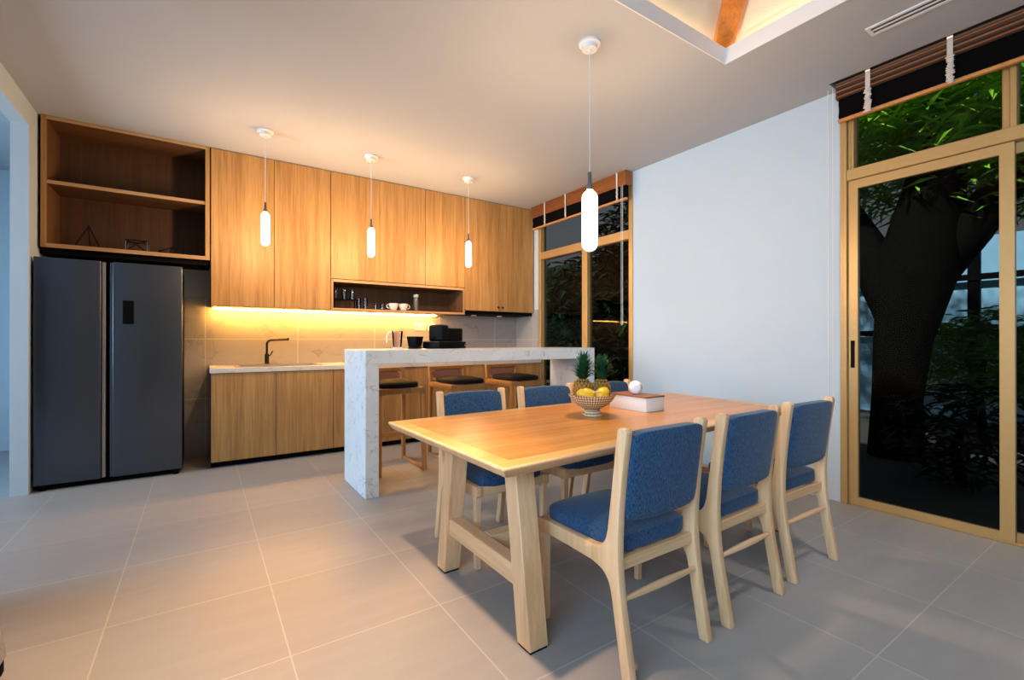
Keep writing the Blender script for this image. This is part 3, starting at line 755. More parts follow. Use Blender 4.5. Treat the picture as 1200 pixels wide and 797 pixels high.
# ------------------------------------------------------------------ worktop, sink, tap, sockets
ct = thing('kitchen_worktop', 'pale stone worktop along the back wall', 'worktop', (1.97, 5.32, 0.872))
CX0, CX1, KY = 0.070, XR - 0.013, YL - 0.012
SKx0, SKx1, SKy0, SKy1 = 0.30, 1.02, 5.12, 5.46
o = obj('slab', bevel(grid_slab([CX0 - 1.97, SKx0 - 1.97, SKx1 - 1.97, CX1 - 1.97], [KY - 5.32, SKy0 - 5.32, SKy1 - 5.32, YB - 0.013 - 5.32],
        lambda x, y: SKx0 - 1.97 < x < SKx1 - 1.97 and SKy0 - 5.32 < y < SKy1 - 5.32, 0.0, 0.045), 0.003, 1), M['counter'], ct)
sk = thing('sink', 'steel sink set in the worktop below the tap', 'sink', (0.66, 5.29, 0.918))
bm = B()
bm2 = grid_slab([SKx0 - 0.03 - 0.66, SKx0 + 0.012 - 0.66, SKx1 - 0.012 - 0.66, SKx1 + 0.03 - 0.66], [SKy0 - 0.03 - 5.29, SKy0 + 0.012 - 5.29, SKy1 - 0.012 - 5.29, SKy1 + 0.03 - 5.29],
                lambda x, y: SKx0 - 0.66 < x < SKx1 - 0.66 and SKy0 - 5.29 < y < SKy1 - 5.29, 0.0, 0.006)
obj('rim', bm2, M['steelsink'], sk)
bm = B(); box(bm, SKx0 + 0.01 - 0.66, SKx1 - 0.01 - 0.66, SKy0 + 0.01 - 5.29, SKy1 - 0.01 - 5.29, -0.03, 0.0)
for fc in [q for q in bm.faces if q.calc_center_median().z > -0.001]: bm.faces.remove(fc)
obj('basin', bm, M['steelsink'], sk)
tp = thing('tap', 'slim dark chrome kitchen tap with a straight angled spout at the sink', 'tap', (0.585, 5.54, 0.918))
obj('body', lathe(B(), [(0.028, 0), (0.028, 0.006), (0.021, 0.01), (0.021, 0.10), (0.017, 0.115), (0.0, 0.115)], 18), M['gunmetal'], tp)
pts = [(0, 0, 0.10), (0, 0, 0.215)] + [(0.045 - 0.045*math.cos(math.radians(a)), 0, 0.215 + 0.045*math.sin(math.radians(a))) for a in range(15, 91, 15)] + [(0.12, 0, 0.264), (0.195, 0, 0.268)]
obj('spout', tube(B(), pts, 0.0115, 12), M['gunmetal'], tp)
obj('nozzle', tube(B(), [(0.195, 0, 0.268), (0.212, 0, 0.269)], 0.014, 12), M['black'], tp)
obj('lever', tube(B(), [(0.015, -0.01, 0.09), (0.035, -0.025, 0.105), (0.05, -0.035, 0.145)], 0.006, 8), M['gunmetal'], tp)
def socket(label, x0, x1, z0, z1, gang):
    xc, zc = (x0 + x1)/2, (z0 + z1)/2
    t = thing('wall_socket', label, 'socket', (xc, YB - 0.0125, zc), group='sockets on the backsplash')
    obj('plate', bbox(x0 - xc, x1 - xc, -0.010, 0, z0 - zc, z1 - zc, 0.003, 2), M['milk'], t)
    for g in range(gang):
        gx = (g - (gang - 1)/2) * 0.07
        obj('outlet', bbox(gx - 0.02, gx + 0.02, -0.0125, -0.009, -0.02, 0.02, 0.002, 1), M['cord'], t)
socket('pale double wall socket on the amber-lit backsplash', 2.27, 2.42, 1.305, 1.40, 2)
socket('pale single wall socket beside the black toaster', 2.455, 2.545, 1.305, 1.40, 1)

# ------------------------------------------------------------------ island
IX0, IX1, IY0, IY1, IZ = 1.008, 3.32, 3.44, 4.035, 1.100
il = thing('kitchen_island', 'white marble waterfall island bar in front of the stools', 'island', ((IX0+IX1)/2, (IY0+IY1)/2, 0))
icx, icy = (IX0 + IX1)/2, (IY0 + IY1)/2
obj('top_slab', bbox(IX0 - icx, IX1 - icx, IY0 - icy, IY1 - icy, 0.994, IZ, 0.003, 1), M['marble'], il)
obj('end_panel', bbox(IX0 - icx, IX0 + 0.102 - icx, IY0 - icy, IY1 - icy, 0, 0.9935, 0.003, 1), M['marble'], il)
obj('end_panel', bbox(IX1 - 0.102 - icx, IX1 - icx, IY0 - icy, IY1 - icy, 0, 0.9935, 0.003, 1), M['marble'], il)

# on the island
t = thing('jug', 'clear plastic jug with a white handle on the island', 'jug', (1.43, 3.93, IZ + 0.001))
obj('body', lathe(B(), [(0.0, 0.014), (0.036, 0.014), (0.040, 0.05), (0.046, 0.12), (0.048, 0.155), (0.046, 0.155), (0.044, 0.12), (0.037, 0.05), (0.033, 0.018), (0.0, 0.018)], 24, cap=False), M['jug'], t)
obj('base_ring', lathe(B(), [(0.0, 0), (0.040, 0), (0.041, 0.012), (0.036, 0.0135), (0.0, 0.0135)], 24, cap=False), M['milk'], t)
obj('handle', tube(B(), [(-0.040, 0.025, 0.148), (-0.062, 0.036, 0.146), (-0.076, 0.043, 0.125), (-0.080, 0.046, 0.09), (-0.079, 0.046, 0.05)], 0.0065, 8), M['milk'], t)
t = thing('container', 'small black flared container between the jug and the toaster', 'container', (1.582, 3.90, IZ + 0.001), 0.59)
bm = B(); hexa(bm, [(-0.045,-0.04,0.012), (0.045,-0.04,0.012), (0.045,0.04,0.012), (-0.045,0.04,0.012)], [(-0.062,-0.05,0.108), (0.062,-0.05,0.108), (0.062,0.05,0.108), (-0.062,0.05,0.108)])
obj('body', bevel(bm, 0.006, 2), M['black'], t)
obj('base', bbox(-0.05, 0.05, -0.042, 0.042, 0.0, 0.011, 0.003, 2), M['black'], t)
t = thing('toaster', 'black toaster with a raised rounded end on a tray on the island', 'toaster', (1.872, 3.90, IZ + 0.001), 0.45)
obj('tray', bbox(-0.195, 0.195, -0.10, 0.10, 0, 0.062, 0.008, 3), M['black'], t)
obj('body', bevel(bbox(-0.075, 0.170, -0.08, 0.08, 0.063, 0.186, 0.010, 3), 0.001, 1), M['black'], t)
obj('end_housing', bbox(-0.135, -0.040, -0.085, 0.085, 0.063, 0.214, 0.022, 4), M['black'], t)
obj('knob', tube(B(), [(0.165, -0.100, 0.03), (0.165, -0.112, 0.03)], 0.014, 14), M['chrome'], t)

# ------------------------------------------------------------------ bar stools
def stool(label, x, y, rz):
    t = thing('bar_stool', label, 'stool', (x, y, 0), rz, 'bar stools behind the island')
    W, D = 0.195, 0.26
    for sx in (-1, 1):
        bm = hexa(B(), [(sx*(W+0.012)-0.018, -D-0.018, 0), (sx*(W+0.012)+0.018, -D-0.018, 0), (sx*(W+0.012)+0.018, -D+0.018, 0), (sx*(W+0.012)-0.018, -D+0.018, 0)],
                  [(sx*W-0.018, -D+0.002, 0.70), (sx*W+0.018, -D+0.002, 0.70), (sx*W+0.018, -D+0.038, 0.70), (sx*W-0.018, -D+0.038, 0.70)])
        obj('leg', bevel(bm, 0.004, 2), M['stool'], t)
        bm = hexa(B(), [(sx*(W+0.012)-0.018, D-0.018, 0), (sx*(W+0.012)+0.018, D-0.018, 0), (sx*(W+0.012)+0.018, D+0.018, 0), (sx*(W+0.012)-0.018, D+0.018, 0)],
                  [(sx*W-0.018, D-0.03, 0.70), (sx*W+0.018, D-0.03, 0.70), (sx*W+0.018, D+0.006, 0.70), (sx*W-0.018, D+0.006, 0.70)])
        obj('leg', bevel(bm, 0.004, 2), M['stool'], t)
        obj('floor_rail', bbox(sx*(W+0.012)-0.014, sx*(W+0.012)+0.014, -D+0.018, D-0.018, 0.0, 0.028, 0.004, 1), M['stool'], t)
    obj('seat_frame', bbox(-0.215, 0.215, -0.262, 0.262, 0.70, 0.752, 0.006, 2), M['stool'], t)
    obj('footrest', bbox(-W + 0.012, W - 0.012, -D - 0.012, -D + 0.022, 0.34, 0.375, 0.004, 2), M['stool'], t)
    bm = B(); roundbox(bm, (0, -0.01, 0.775), (0.188, 0.235, 0.028), 5, 6, 0.014)
    obj('seat_cushion', bm, M['black_pad'], t)
    # low back: open wooden frame around a padded panel, leaning back slightly
    bk = B()
    y0, y1, z0, z1 = 0.225, 0.262, 0.753, 0.908
    def slant(b_):
        for v in b_.verts: v.co.y += (v.co.z - z0) * 0.16
        return b_
    fr_ = B()
    box(fr_, -0.215, -0.175, y0, y1, z0, z1); box(fr_, 0.175, 0.215, y0, y1, z0, z1); box(fr_, -0.175, 0.175, y0, y1, z1 - 0.038, z1); box(fr_, -0.175, 0.175, y0, y1, z0, z0 + 0.025)
    obj('back_frame', slant(bevel(fr_, 0.004, 1)), M['stool'], t)
    pd = B(); roundbox(pd, (0, (y0+y1)/2 + 0.004, (z0+z1)/2 - 0.005), (0.166, 0.012, 0.050), 4, 4)
    obj('back_pad', slant(pd), M['brown_pad'], t)
    bk.free()
    return t
stool('bar stool nearest the marble end of the island with its legs in view', 1.475, 4.185, 0.0)
stool('middle bar stool of the three behind the island', 2.165, 4.185, 0.0)
stool('bar stool nearest the tall window behind the island', 2.845, 4.185, 0.0)

# ------------------------------------------------------------------ dining table
tb = thing('dining_table', 'long ash dining table with trestle legs between the blue chairs', 'table', (2.0, 1.85, 0))
tx, ty = 2.0, 1.85
ZT = 0.745
P = [(0.835, 1.290), (3.13, 1.445), (3.21, 2.445), (0.820, 2.390)]
def inset(P, d):
    out = []
    n = len(P)
    for i in range(n):
        p0, p1, p2 = Vector(P[i-1]), Vector(P[i]), Vector(P[(i+1) % n])
        e1 = (p1 - p0).normalized(); e2 = (p2 - p1).normalized()
        n1 = Vector((-e1.y, e1.x)); n2 = Vector((-e2.y, e2.x))
        b = (n1 + n2).normalized(); k = d / b.dot(n1)
        out.append(p1 + b*k)
    return out
def ring(bm, P, z): return [bm.verts.new((p[0]-tx, p[1]-ty, z)) for p in P]
bm = B()
prof = [(0.008, ZT), (0.002, ZT - 0.003), (0.0, ZT - 0.008), (0.004, ZT - 0.017), (0.014, ZT - 0.031), (0.026, ZT - 0.041), (0.038, ZT - 0.045), (0.077, ZT - 0.045), (0.077, ZT - 0.02), (0.03, ZT - 0.006), (0.008, ZT - 0.004)]
R_ = [ring(bm, inset(P, d), z) for d, z in prof]
for a, b in zip(R_, R_[1:] + R_[:1]):
    for i in range(4):
        j = (i + 1) % 4
        bm.faces.new((a[i], a[j], b[j], b[i]))
bd = obj('table_edge', bm, M['ash_x'], tb); bd['label'] = 'pale bevelled edge of the tabletop'
bm = B()
for i in range(4):
    j = (i + 1) % 4
    o0, o1 = inset(P, 0.0082), inset(P, 0.0774)
    lo = [bm.verts.new((p[0]-tx, p[1]-ty, ZT - 0.0035)) for p in (o0[i], o0[j], o1[j], o1[i])]
    hi = [bm.verts.new((p[0]-tx, p[1]-ty, ZT)) for p in (o0[i], o0[j], o1[j], o1[i])]
    bm.faces.new(hi); bm.faces.new(lo[::-1])
    for q in range(4): bm.faces.new((lo[q], lo[(q+1) % 4], hi[(q+1) % 4], hi[q]))
bd = obj('table_border', bm, M['ash_lamplit'], tb, 0); bd['label'] = 'mitred border of the tabletop, tinted as lit by the warm lamp'
bm = B(); a = ring(bm, inset(P, 0.0775), ZT - 0.044); b = ring(bm, inset(P, 0.0775), ZT + 0.0003)
bm.faces.new(a[::-1]); bm.faces.new(b)
for i in range(4): bm.faces.new((a[i], a[(i+1) % 4], b[(i+1) % 4], b[i]))
obj('tabletop', bm, M['top'], tb, 0)
ZU = ZT - 0.0455
def tleg(x0, yb0, yb1, yt0, yt1):
    w = 0.088
    bm = hexa(B(), [(x0-tx, yb0-ty, 0.008), (x0+w-tx, yb0-ty, 0.008), (x0+w-tx, yb1-ty, 0.008), (x0-tx, yb1-ty, 0.008)],
              [(x0-tx, yt0-ty, ZU), (x0+w-tx, yt0-ty, ZU), (x0+w-tx, yt1-ty, ZU), (x0-tx, yt1-ty, ZU)])
    L = obj('leg', bevel(bm, 0.003, 1), M['ash'], tb)
    bm = box(B(), x0+0.004-tx, x0+w-0.004-tx, yb0+0.004-ty, yb1-0.004-ty, 0.0, 0.009)
    obj('foot_pad', bm, M['blackmat'], L, 0)
for x0, near, far in ((1.015, 1.392, 2.205), (2.93, 1.44, 2.27)):
    tleg(x0, near, near + 0.085, near + 0.10, near + 0.185)
    tleg(x0, far - 0.085, far, far - 0.185, far - 0.10)
    zc = 0.245; q = zc / ZU
    ya, yb = near + 0.085 + 0.10*q - 0.004, far - 0.085 - 0.10*q + 0.004
    obj('stretcher', bbox(x0 + 0.012 - tx, x0 + 0.076 - tx, ya - ty, yb - ty, zc - 0.04, zc + 0.04, 0.003, 1), M['ash_y'], tb)
obj('long_beam', bbox(1.095 - tx, 2.94 - tx, 1.80 - ty, 1.865 - ty, 0.21, 0.285, 0.003, 1), M['ash_x'], tb)

# ------------------------------------------------------------------ dining chairs
def catmull(pts, n=6):
    out = []
    P_ = [pts[0]] + pts + [pts[-1]]
    for i in range(1, len(P_) - 2):
        p0, p1, p2, p3 = P_[i-1], P_[i], P_[i+1], P_[i+2]
        for k in range(n):
            t = k / n
            out.append(tuple(0.5*((2*p1[a]) + (-p0[a]+p2[a])*t + (2*p0[a]-5*p1[a]+4*p2[a]-p3[a])*t*t + (-p0[a]+3*p1[a]-3*p2[a]+p3[a])*t**3) for a in range(2)))
    out.append(pts[-1])
    return out
def make_chair(label):
    t = thing('dining_chair', label, 'chair', (0, 0, 0), 0, 'blue dining chairs around the table')
    # side frame outline in (y, z): rear foot, rear edge up to the top, front edge down to the fork, rail forward, back to the leg
    rear = catmull([(-0.272, 0.0), (-0.248, 0.14), (-0.224, 0.28), (-0.212, 0.42), (-0.216, 0.56), (-0.232, 0.72), (-0.252, 0.858)], 5)
    front = catmull([(-0.208, 0.864), (-0.190, 0.72), (-0.172, 0.58), (-0.162, 0.505)], 4)
    fork = catmull([(-0.162, 0.505), (-0.150, 0.465), (-0.122, 0.436), (-0.075, 0.427)], 4)[1:]
    railt = [(0.10, 0.424), (0.235, 0.424), (0.245, 0.414), (0.245, 0.378), (0.235, 0.370), (0.05, 0.370)]
    under = catmull([(-0.08, 0.366), (-0.135, 0.352), (-0.168, 0.318), (-0.182, 0.27)], 4)
    leg = catmull([(-0.182, 0.27), (-0.205, 0.14), (-0.230, 0.0)], 4)[1:]
    outline = rear + [(-0.244, 0.868), (-0.220, 0.870)] + front + fork + railt + under + leg
    for s in (-1, 1):
        x0 = s*0.232; x1 = s*0.200
        bm = prism(B(), outline, 'x', min(x0, x1), max(x0, x1))
        bevel(bm, 0.004, 2, 50)
        obj('side_frame', bm, M['ash'], t)
        w = 0.017
        bm = hexa(B(), [(s*0.213-w*0.8, 0.215-w*0.8, 0), (s*0.213+w*0.8, 0.215-w*0.8, 0), (s*0.213+w*0.8, 0.215+w*0.8, 0), (s*0.213-w*0.8, 0.215+w*0.8, 0)],
                  [(s*0.215-w, 0.215-w, 0.3695), (s*0.215+w, 0.215-w, 0.3695), (s*0.215+w, 0.215+w, 0.3695), (s*0.215-w, 0.215+w, 0.3695)])
        obj('front_leg', bevel(bm, 0.003, 1), M['ash'], t)
    obj('front_rail', bbox(-0.1995, 0.1995, 0.212, 0.236, 0.372, 0.420, 0.003, 1), M['ash_x'], t)
    obj('rear_rail', bbox(-0.1995, 0.1995, -0.200, -0.176, 0.362, 0.405, 0.003, 1), M['ash_x'], t)
    pts = [(-0.1995 + 0.399*k/10, -0.212, 0.27) for k in range(11)]
    obj('stretcher', tube(B(), pts, 0.01, 10, [0.008 + 0.006*math.sin(PI*k/10) for k in range(11)]), M['ash_x'], t)
    bm = B(); roundbox(bm, (0, 0.027, 0.440), (0.1995, 0.212, 0.036), 9, 9, 0.036)
    for v in bm.verts:
        if v.co.z > 0.432 and v.co.y < -0.14: pass
    obj('seat_cushion', bm, M['blue'], t)
    # backrest pad leaning with the stiles
    bm = B(); roundbox(bm, (0, -0.198, 0.695), (0.1995, 0.030, 0.158), 11, 10)
    for v in bm.verts:
        v.co.y -= (v.co.z - 0.60) * 0.13
        v.co.y -= 0.012 * (1 - (v.co.x/0.2)**2)
        v.co.z += 0.004 * (1 - (v.co.x/0.2)**2) * (1 if v.co.z > 0.7 else -1.5)
    bp = obj('backrest', bm, M['blue'], t)
    pts = [(-0.18 + 0.36*k/16, -0.2265 - 0.012*(1 - ((-0.18 + 0.36*k/16)/0.2)**2), 0.560 - 0.006*(1 - ((-0.18 + 0.36*k/16)/0.2)**2)) for k in range(17)]
    pts = [(x, y - (z - 0.60)*0.13 + 0.0025, z) for x, y, z in pts]
    obj('piping', tube(B(), pts, 0.0035, 6), M['blue'], bp)
    return t
YN, YFc = 1.335, 2.290
c0 = make_chair('blue dining chair on the near side at the island end, largest in view')
c0.location = (1.425, YN, 0)
dup(c0, (2.005, YN + 0.005, 0), 0.02, 'middle blue dining chair of the three on the near side of the table')
dup(c0, (2.603, YN + 0.02, 0), -0.015, 'blue dining chair on the near side next to the sliding glass door')
dup(c0, (1.392, YFc, 0), PI, 'blue dining chair on the far side opposite the largest chair, nearest the marble island end')
dup(c0, (1.975, YFc, 0), PI + 0.01, 'middle blue dining chair on the far side, left behind the fruit bowl')
dup(c0, (2.575, YFc + 0.01, 0), PI, 'blue dining chair on the far side mostly hidden behind the fruit bowl and white box')

# ------------------------------------------------------------------ on the table
bx, by = 1.852, 1.94
Z0 = ZT + 0.001
bo = thing('fruit_bowl', 'woven rattan fruit bowl on a round foot on the table', 'bowl', (bx, by, Z0))
obj('bowl', lathe(B(), [(0.0, 0.038), (0.045, 0.036), (0.085, 0.060), (0.118, 0.092), (0.135, 0.118), (0.131, 0.121), (0.112, 0.095), (0.08, 0.066), (0.042, 0.044), (0.0, 0.044)], 40, cap=False), M['weave'], bo)
obj('foot', lathe(B(), [(0.056, 0.0), (0.052, 0.014), (0.042, 0.030), (0.044, 0.0355), (0.0, 0.0355)], 32), M['weave'], bo)
def pineapple(label, loc, tilt, k=1.0, seed=1):
    t = thing('pineapple', label, 'pineapple', loc, seed*1.3, 'pineapples in the fruit bowl')
    t.rotation_euler = (tilt[0], tilt[1], seed*1.3)
    rng = random.Random(seed)
    H_, R = 0.145*k, 0.056*k
    def rad(u): return R * (1 - abs(2*u - 1.0)**3.0)**0.5 * (0.97 + 0.06*math.sin(PI*u))
    prof = [(0.0, 0.0)] + [(rad(u)*0.93, H_*u) for u in [0.04, 0.1, 0.2, 0.3, 0.4, 0.5, 0.6, 0.7, 0.8, 0.9, 0.96]] + [(0.0, H_)]
    body = obj('body', lathe(B(), prof, 24, cap=False), M['pinegap'], t)
    bm = B()
    rows, per = 9, 12
    for i in range(rows):
        u = (i + 0.7) / (rows + 0.4)
        r = rad(u)
        for j in range(per):
            a = 2*PI*(j + 0.5*(i % 2)) / per
            dr = Vector((math.cos(a), math.sin(a), (0.5 - u)*-0.9)).normalized()
            tn = Vector((-math.sin(a), math.cos(a), 0)); up = dr.cross(tn)
            c_ = Vector((math.cos(a)*r*0.92, math.sin(a)*r*0.92, H_*u))
            w = PI*r/per*0.88; hh = H_/rows*0.78
            q = [bm.verts.new(c_ + tn*w), bm.verts.new(c_ + up*hh), bm.verts.new(c_ - tn*w), bm.verts.new(c_ - up*hh)]
            tip = bm.verts.new(c_ + dr*0.008*k)
            for e in range(4): bm.faces.new((q[e], q[(e+1) % 4], tip))
    obj('scales', bm, M['pine'], body, 0)
    bm = B()
    for L in range(13):
        nl = 10 - L // 3
        f = L / 12
        for j in range(nl):
            a = 2*PI*(j + 0.5*(L % 2) + rng.random()*0.35)/nl
            lean = 1.30 - 1.05*f + rng.random()*0.2
            ln = (0.076 - 0.012*f + 0.015*rng.random()) * k
            d = Vector((math.cos(a), math.sin(a), 0)); s_ = Vector((-math.sin(a), math.cos(a), 0))
            prev = None
            pos = Vector((0, 0, H_*0.97 + 0.092*f*k)) + d*0.014*k*(1 - 0.7*f)
            for q in range(6):
                tt = q/5
                ang = lean*(0.6 + 0.55*tt)
                w = 0.0105*k*(1 - tt)**0.7 + 0.0004
                cur = [bm.verts.new(pos - s_*w), bm.verts.new(pos - Vector((d.x, d.y, 0))*0.003), bm.verts.new(pos + s_*w)]
                if prev:
                    bm.faces.new((prev[0], prev[1], cur[1], cur[0])); bm.faces.new((prev[1], prev[2], cur[2], cur[1]))
                prev = cur
                pos = pos + (d*math.sin(ang) + Vector((0, 0, math.cos(ang)))) * ln/5
    tube(bm, [(0, 0, H_*0.95), (0, 0, H_*0.97 + 0.10*k)], 0.012*k, 8, [0.016*k, 0.005*k])
    obj('leaf_crown', bm, M['crown'], t, 40)
    return t
pineapple('pineapple with the taller dark crown at the left of the fruit bowl', (bx - 0.046, by + 0.036, Z0 + 0.068), (0.02, -0.05), 0.98, 2)
pineapple('pineapple at the right of the fruit bowl with its crown lower', (bx + 0.056, by - 0.016, Z0 + 0.072), (-0.03, 0.08), 0.92, 5)
def mango(label, loc, rot):
    bm = B()
    bmesh.ops.create_uvsphere(bm, u_segments=20, v_segments=14, radius=1.0)
    for v in bm.verts:
        x, y, z = v.co
        v.co = Vector((x*0.052, (y + 0.22*x*x)*0.036*(1 - 0.18*x), z*0.034*(1 - 0.12*x)))
    o = obj('mango', bm, M['mango'], smooth=60)
    o.location = loc; o.rotation_euler = rot
    return tag(o, label, 'mango', 'yellow mangoes in the fruit bowl')
mango('yellow mango at the left rim of the fruit bowl', (bx - 0.080, by - 0.032, Z0 + 0.128), (0.2, -0.1, 2.6))
mango('yellow mango at the right front of the fruit bowl', (bx + 0.012, by - 0.075, Z0 + 0.130), (0.3, -0.35, 0.2))
fl = thing('flower', 'white flower lying between the two mangoes in the fruit bowl', 'flower', (bx - 0.045, by - 0.062, Z0 + 0.118))
for k in range(6):
    a = 2*PI*k/6
    bm = B(); roundbox(bm, (0.018, 0, 0.012), (0.017, 0.011, 0.003), 2.2, 3)
    for v in bm.verts: v.co.z += 0.5*v.co.x
    bmesh.ops.rotate(bm, verts=bm.verts[:], cent=(0, 0, 0), matrix=Matrix.Rotation(a, 3, 'Z'))
    obj('petal', bm, M['petal'], fl)
tbx = thing('tissue_box', 'white lacquered tissue box with a brown wooden lid on the table', 'box', (2.262, 1.975, Z0))
obj('body', bbox(-0.082, 0.082, -0.147, 0.147, 0, 0.083, 0.003, 2), M['box_white'], tbx)
lid = obj('lid', bbox(-0.085, 0.085, -0.150, 0.150, 0.0832, 0.092, 0.0015, 1), M['walnut'], tbx); lid['label'] = 'brown wooden lid'
bm = B(); bmesh.ops.create_icosphere(bm, subdivisions=2, radius=0.043)
rng = random.Random(3)
for v in bm.verts: v.co *= 1 + 0.05*(rng.random() - 0.5)
zmin = min(v.co.z for v in bm.verts)
o = obj('tissue_ball', bm, M['tissue'], smooth=20); o.location = (2.245, 1.965, Z0 + 0.0925 - zmin)
tag(o, 'round white ball of tissue on the lid of the white box', 'tissue')

# ------------------------------------------------------------------ pendant lamps
BULBS = []
def pendant(label, x, y, zt, zb, r, m, group):
    BULBS.append((x, y, zt, zb, r))
    t = thing('pendant_lamp', label, 'lamp', (x, y, ZC), 0, group)
    k = r / 0.047
    obj('ceiling_rose', lathe(B(), [(0.066, -0.0005), (0.066, -0.014), (0.060, -0.018), (0.048, -0.018), (0.046, -0.045), (0.012, -0.047), (0.010, -0.062), (0.0, -0.062)], 28), M['white'], t)
    zh = zt + 0.105*k
    obj('cable', tube(B(), [(0, 0, -0.06), (0, 0, (zh - ZC)*0.5), (0, 0, zh - ZC)], 0.0028, 8), M['whitecord'], t)
    hh = obj('lamp_holder', lathe(B(), [(0.0, 0.105*k), (0.009*k, 0.105*k), (0.011*k, 0.10*k), (0.012*k, 0.030*k), (0.020*k, 0.028*k), (0.021*k, 0.001), (0.0, 0.001)], 20, (0, 0, zt - ZC), cap=False), M['pewter'], t)
    prof = [(r*math.sin(math.radians(a)), zt - r + r*math.cos(math.radians(a)) - ZC) for a in range(0, 91, 10)] + [(r*math.sin(math.radians(a)), zb + r + r*math.cos(math.radians(a)) - ZC) for a in range(90, 181, 10)]
    prof[0] = (0.0, prof[0][1]); prof[-1] = (0.0, prof[-1][1])
    obj('opal_shade', lathe(B(), prof, 24, cap=False), m, t)
pendant('large pendant lamp with a glowing white capsule hanging over the dining table', 1.970, 2.083, 2.089, 1.714, 0.049, M['lamp'], 'capsule pendant lamps')
for x, y, lab in ((0.464, 4.519, 'pendant lamp with a glowing capsule in front of the tall two-door wall cabinet'), (1.394, 4.564, 'small glowing pendant lamp in the middle of the row of three by the kitchen'), (2.489, 4.58, 'small glowing pendant lamp nearest the tall window')):
    pendant(lab, x, y, 2.286, 1.990, 0.037, M['lamp'], 'capsule pendant lamps')

# ------------------------------------------------------------------ ceiling air vent
v = thing('air_vent', 'long white slot air vent in the ceiling by the sliding door', 'vent', (3.267, 0.55, ZC))
bm = grid_slab([-0.052, -0.034, -0.004, 0.004, 0.034, 0.052], [-0.55, -0.53, 0.525, 0.545], lambda x, y: (0.004 < abs(x) < 0.034) and abs(y) < 0.526, -0.008, -0.0008)
obj('frame', bm, M['white'], v)
for x in (-0.019, 0.019): obj('louvre', hexa(B(), [(x-0.014, -0.53, -0.003), (x+0.004, -0.53, -0.006), (x+0.004, 0.525, -0.006), (x-0.014, 0.525, -0.003)], [(x-0.014, -0.53, -0.0015), (x+0.006, -0.53, -0.0045), (x+0.006, 0.525, -0.0045), (x-0.014, 0.525, -0.0015)]), M['pewter'], v)
obj('duct_plate', box(B(), -0.05, 0.05, -0.54, 0.535, -0.0014, -0.0004), M['blackmat'], v, 0)

# ------------------------------------------------------------------ armchair at the left edge
t = thing('armchair', 'grey upholstered armchair on black feet cut off by the left edge of the photo', 'armchair', (-0.802, 2.002, 0))
bm = hexa(B(), [(-0.22, -0.36, 0.055), (0.235, -0.36, 0.055), (0.235, 0.36, 0.055), (-0.22, 0.36, 0.055)], [(-0.24, -0.38, 0.40), (0.196, -0.36, 0.40), (0.196, 0.352, 0.40), (-0.24, 0.352, 0.40)])
obj('base', bevel(bm, 0.008, 3), M['grey_fab'], t)
for x in (-0.19, 0.208):
    for y in (-0.33, 0.338):
        obj('foot', lathe(B(), [(0.018, 0), (0.024, 0.015), (0.024, 0.054), (0.0, 0.054)], 12, (x, y, 0)), M['black'], t)
bm = B(); roundbox(bm, (-0.05, 0, 0.45), (0.18, 0.33, 0.05), 5, 6, 0.02); obj('seat_cushion', bm, M['grey_fab'], t)

# ------------------------------------------------------------------ garden
struct('ground', box(B(), XR + 0.12, 16, -8, 16, -0.12, -0.03), M['earth'], smooth=0)
def leaves(bm, n, centre, rad, ln, w, rng, droop=0.6, shell=0.0):
    for _ in range(n):
        while True:
            p = Vector((rng.uniform(-1, 1), rng.uniform(-1, 1), rng.uniform(-1, 1)))
            if shell < p.length < 1: break
        c_ = Vector(centre) + Vector((p.x*rad[0], p.y*rad[1], p.z*rad[2]))
        a = rng.uniform(0, 2*PI); el = rng.uniform(-1.0, 0.5) * droop
        d = Vector((math.cos(a)*math.cos(el), math.sin(a)*math.cos(el), math.sin(el)))
        s_ = d.cross(Vector((rng.uniform(-.4, .4), rng.uniform(-.4, .4), 1))).normalized()
        l = ln*rng.uniform(0.6, 1.3); ww = w*rng.uniform(0.7, 1.2)
        m_ = c_ + d*l*0.4 + Vector((0, 0, 0.02*l)); e = c_ + d*l - Vector((0, 0, 0.15*l))
        v0 = bm.verts.new(c_); v1 = bm.verts.new(m_ + s_*ww); v2 = bm.verts.new(e); v3 = bm.verts.new(m_ - s_*ww)
        bm.faces.new((v0, v1, v2)); bm.faces.new((v0, v2, v3))
def tree(label, loc, trunk, clumps, leafm, seed, ln=0.22, w=0.018, name='tree', cat='tree', group=None):
    rng = random.Random(seed)
    t = thing(name, label, cat, loc, 0, group)
    for pts, rs in trunk:
        obj('trunk', tube(B(), pts, 0.1, 18, rs), M['bark'], t)
    bm = B()
    for (cc, rr, n) in clumps: leaves(bm, n, cc, rr, ln, w, rng)
    obj('foliage', bm, leafm, t, 0)
    return t
